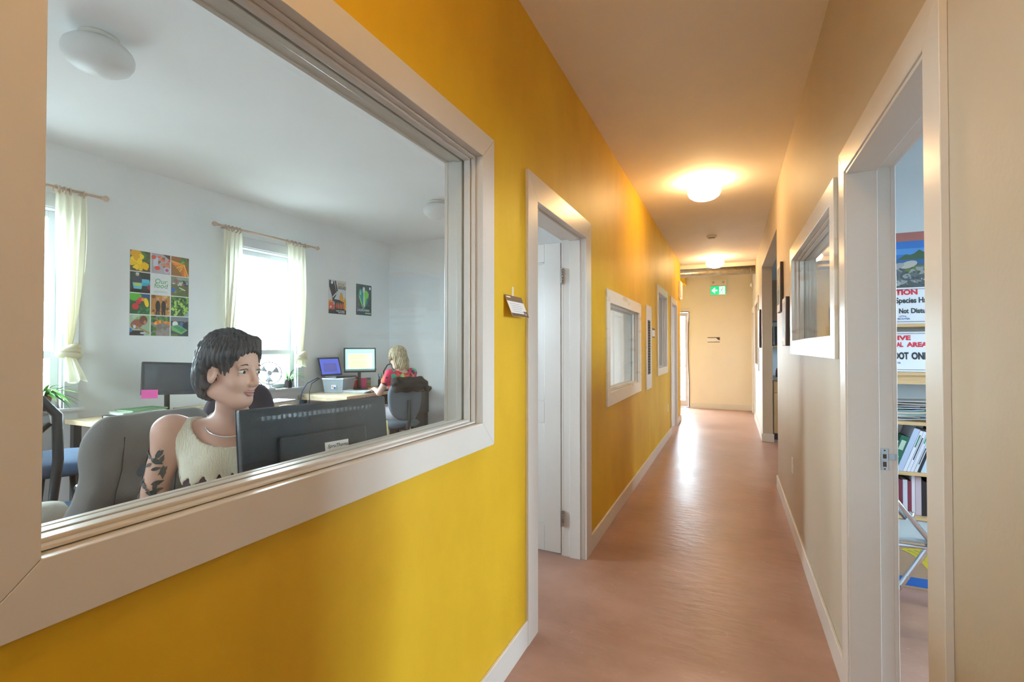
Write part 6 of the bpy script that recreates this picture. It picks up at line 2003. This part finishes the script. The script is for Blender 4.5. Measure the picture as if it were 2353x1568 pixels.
sh += [('#c05038', disc(.20 * w, .22 * h, .16 * w, .09 * h)), ('#f0e0c8', disc(.12 * w, .20 * h, .05 * w, .025 * h, 12, .6)), (K, rect(0, 0, w, .13 * h)), ('#b8bcc4', disc(.30 * w, .40 * h - .09 * h, .035 * w, .05 * h))]
flat_print(p, 'picture_print', (0.0016, 0, 0), (0, 1, 0), (0, 0, 1), sh, off=0.00006)
M_gold = mat('ochre_ink', '#b88a3c', 0.5); M_kk = mat('charcoal_ink', '#3a3c48', 0.5); M_wi = mat('white_ink', '#e4e6ea', 0.5)
text(p, 'BREAK', (0.0021, .50 * w, .845 * h), (0, 1, 0), (0, 0, 1), 0.060, M_gold, bold=0.0012, sx=0.72)
text(p, 'GROUND', (0.0021, .50 * w, .745 * h), (0, 1, 0), (0, 0, 1), 0.056, M_kk, bold=0.0012, sx=0.60)
text(p, 'PLANT THE SEEDS', (0.0021, .42 * w, .070 * h), (0, 1, 0), (0, 0, 1), 0.028, M_wi, bold=0.0006, sx=0.68)
text(p, 'TAKE ACTION', (0.0021, .52 * w, .025 * h), (0, 1, 0), (0, 0, 1), 0.026, M_wi, bold=0.0006, sx=0.72)

# poster 2
w, h = 0.310, 0.432
p = poster_base('dark green Local Greens poster with a bright lettuce', 5.182, 5.492, 1.808, 2.240, mat('dark_green_poster', (0.035, 0.065, 0.065), 0.5))
sh = [('#2a9a98', [(.15 * w, .66 * h), (.20 * w, .82 * h), (.30 * w, .86 * h), (.42 * w, .78 * h), (.48 * w, .40 * h), (.42 * w, .26 * h), (.30 * w, .42 * h)]),
      ('#78c440', [(.52 * w, .80 * h), (.68 * w, .82 * h), (.82 * w, .72 * h), (.80 * w, .60 * h), (.68 * w, .52 * h), (.60 * w, .30 * h), (.48 * w, .26 * h), (.50 * w, .6 * h)]),
      ('#1a8c70', [(.66 * w, .54 * h), (.76 * w, .58 * h), (.72 * w, .42 * h), (.60 * w, .25 * h), (.56 * w, .28 * h)]),
      ('#8cd048', [(.15 * w, .64 * h), (.24 * w, .60 * h), (.46 * w, .24 * h), (.42 * w, .24 * h), (.30 * w, .40 * h)]),
      ('#d8e0d8', [(.40 * w, .84 * h), (.44 * w, .92 * h), (.54 * w, .92 * h), (.58 * w, .84 * h), (.52 * w, .72 * h), (.56 * w, .32 * h), (.50 * w, .22 * h), (.46 * w, .34 * h), (.46 * w, .70 * h)]),
      ('#d88050', stroke(.08 * w, .52 * h, .26 * w, .50 * h, .006 * w)), ('#d88050', stroke(.10 * w, .32 * h, .90 * w, .32 * h, .006 * w)), ('#d88050', stroke(.28 * w, .42 * h, .10 * w, .32 * h, .006 * w)),
      ('#d88050', stroke(.90 * w, .56 * h, .70 * w, .42 * h, .006 * w)), ('#d88050', stroke(.72 * w, .56 * h, .92 * w, .58 * h, .006 * w)), ('#d88050', stroke(.70 * w, .40 * h, .92 * w, .32 * h, .006 * w)),
      ('#90c8a0', disc(.28 * w, .72 * h, .05 * w, .08 * h)), ('#e8ece8', rect(.85 * w, .86 * h, .94 * w, .94 * h)), ('#a8cc90', rect(.58 * w, .05 * h, .95 * w, .09 * h))]
flat_print(p, 'picture_print', (0.0016, 0, 0), (0, 1, 0), (0, 0, 1), sh, off=0.00006)
text(p, 'LocalGreens', (0.0021, .06 * w, .13 * h), (0, 1, 0), (0, 0, 1), 0.062, M_wi, bold=0.0006, sx=0.78, shear=0.3)
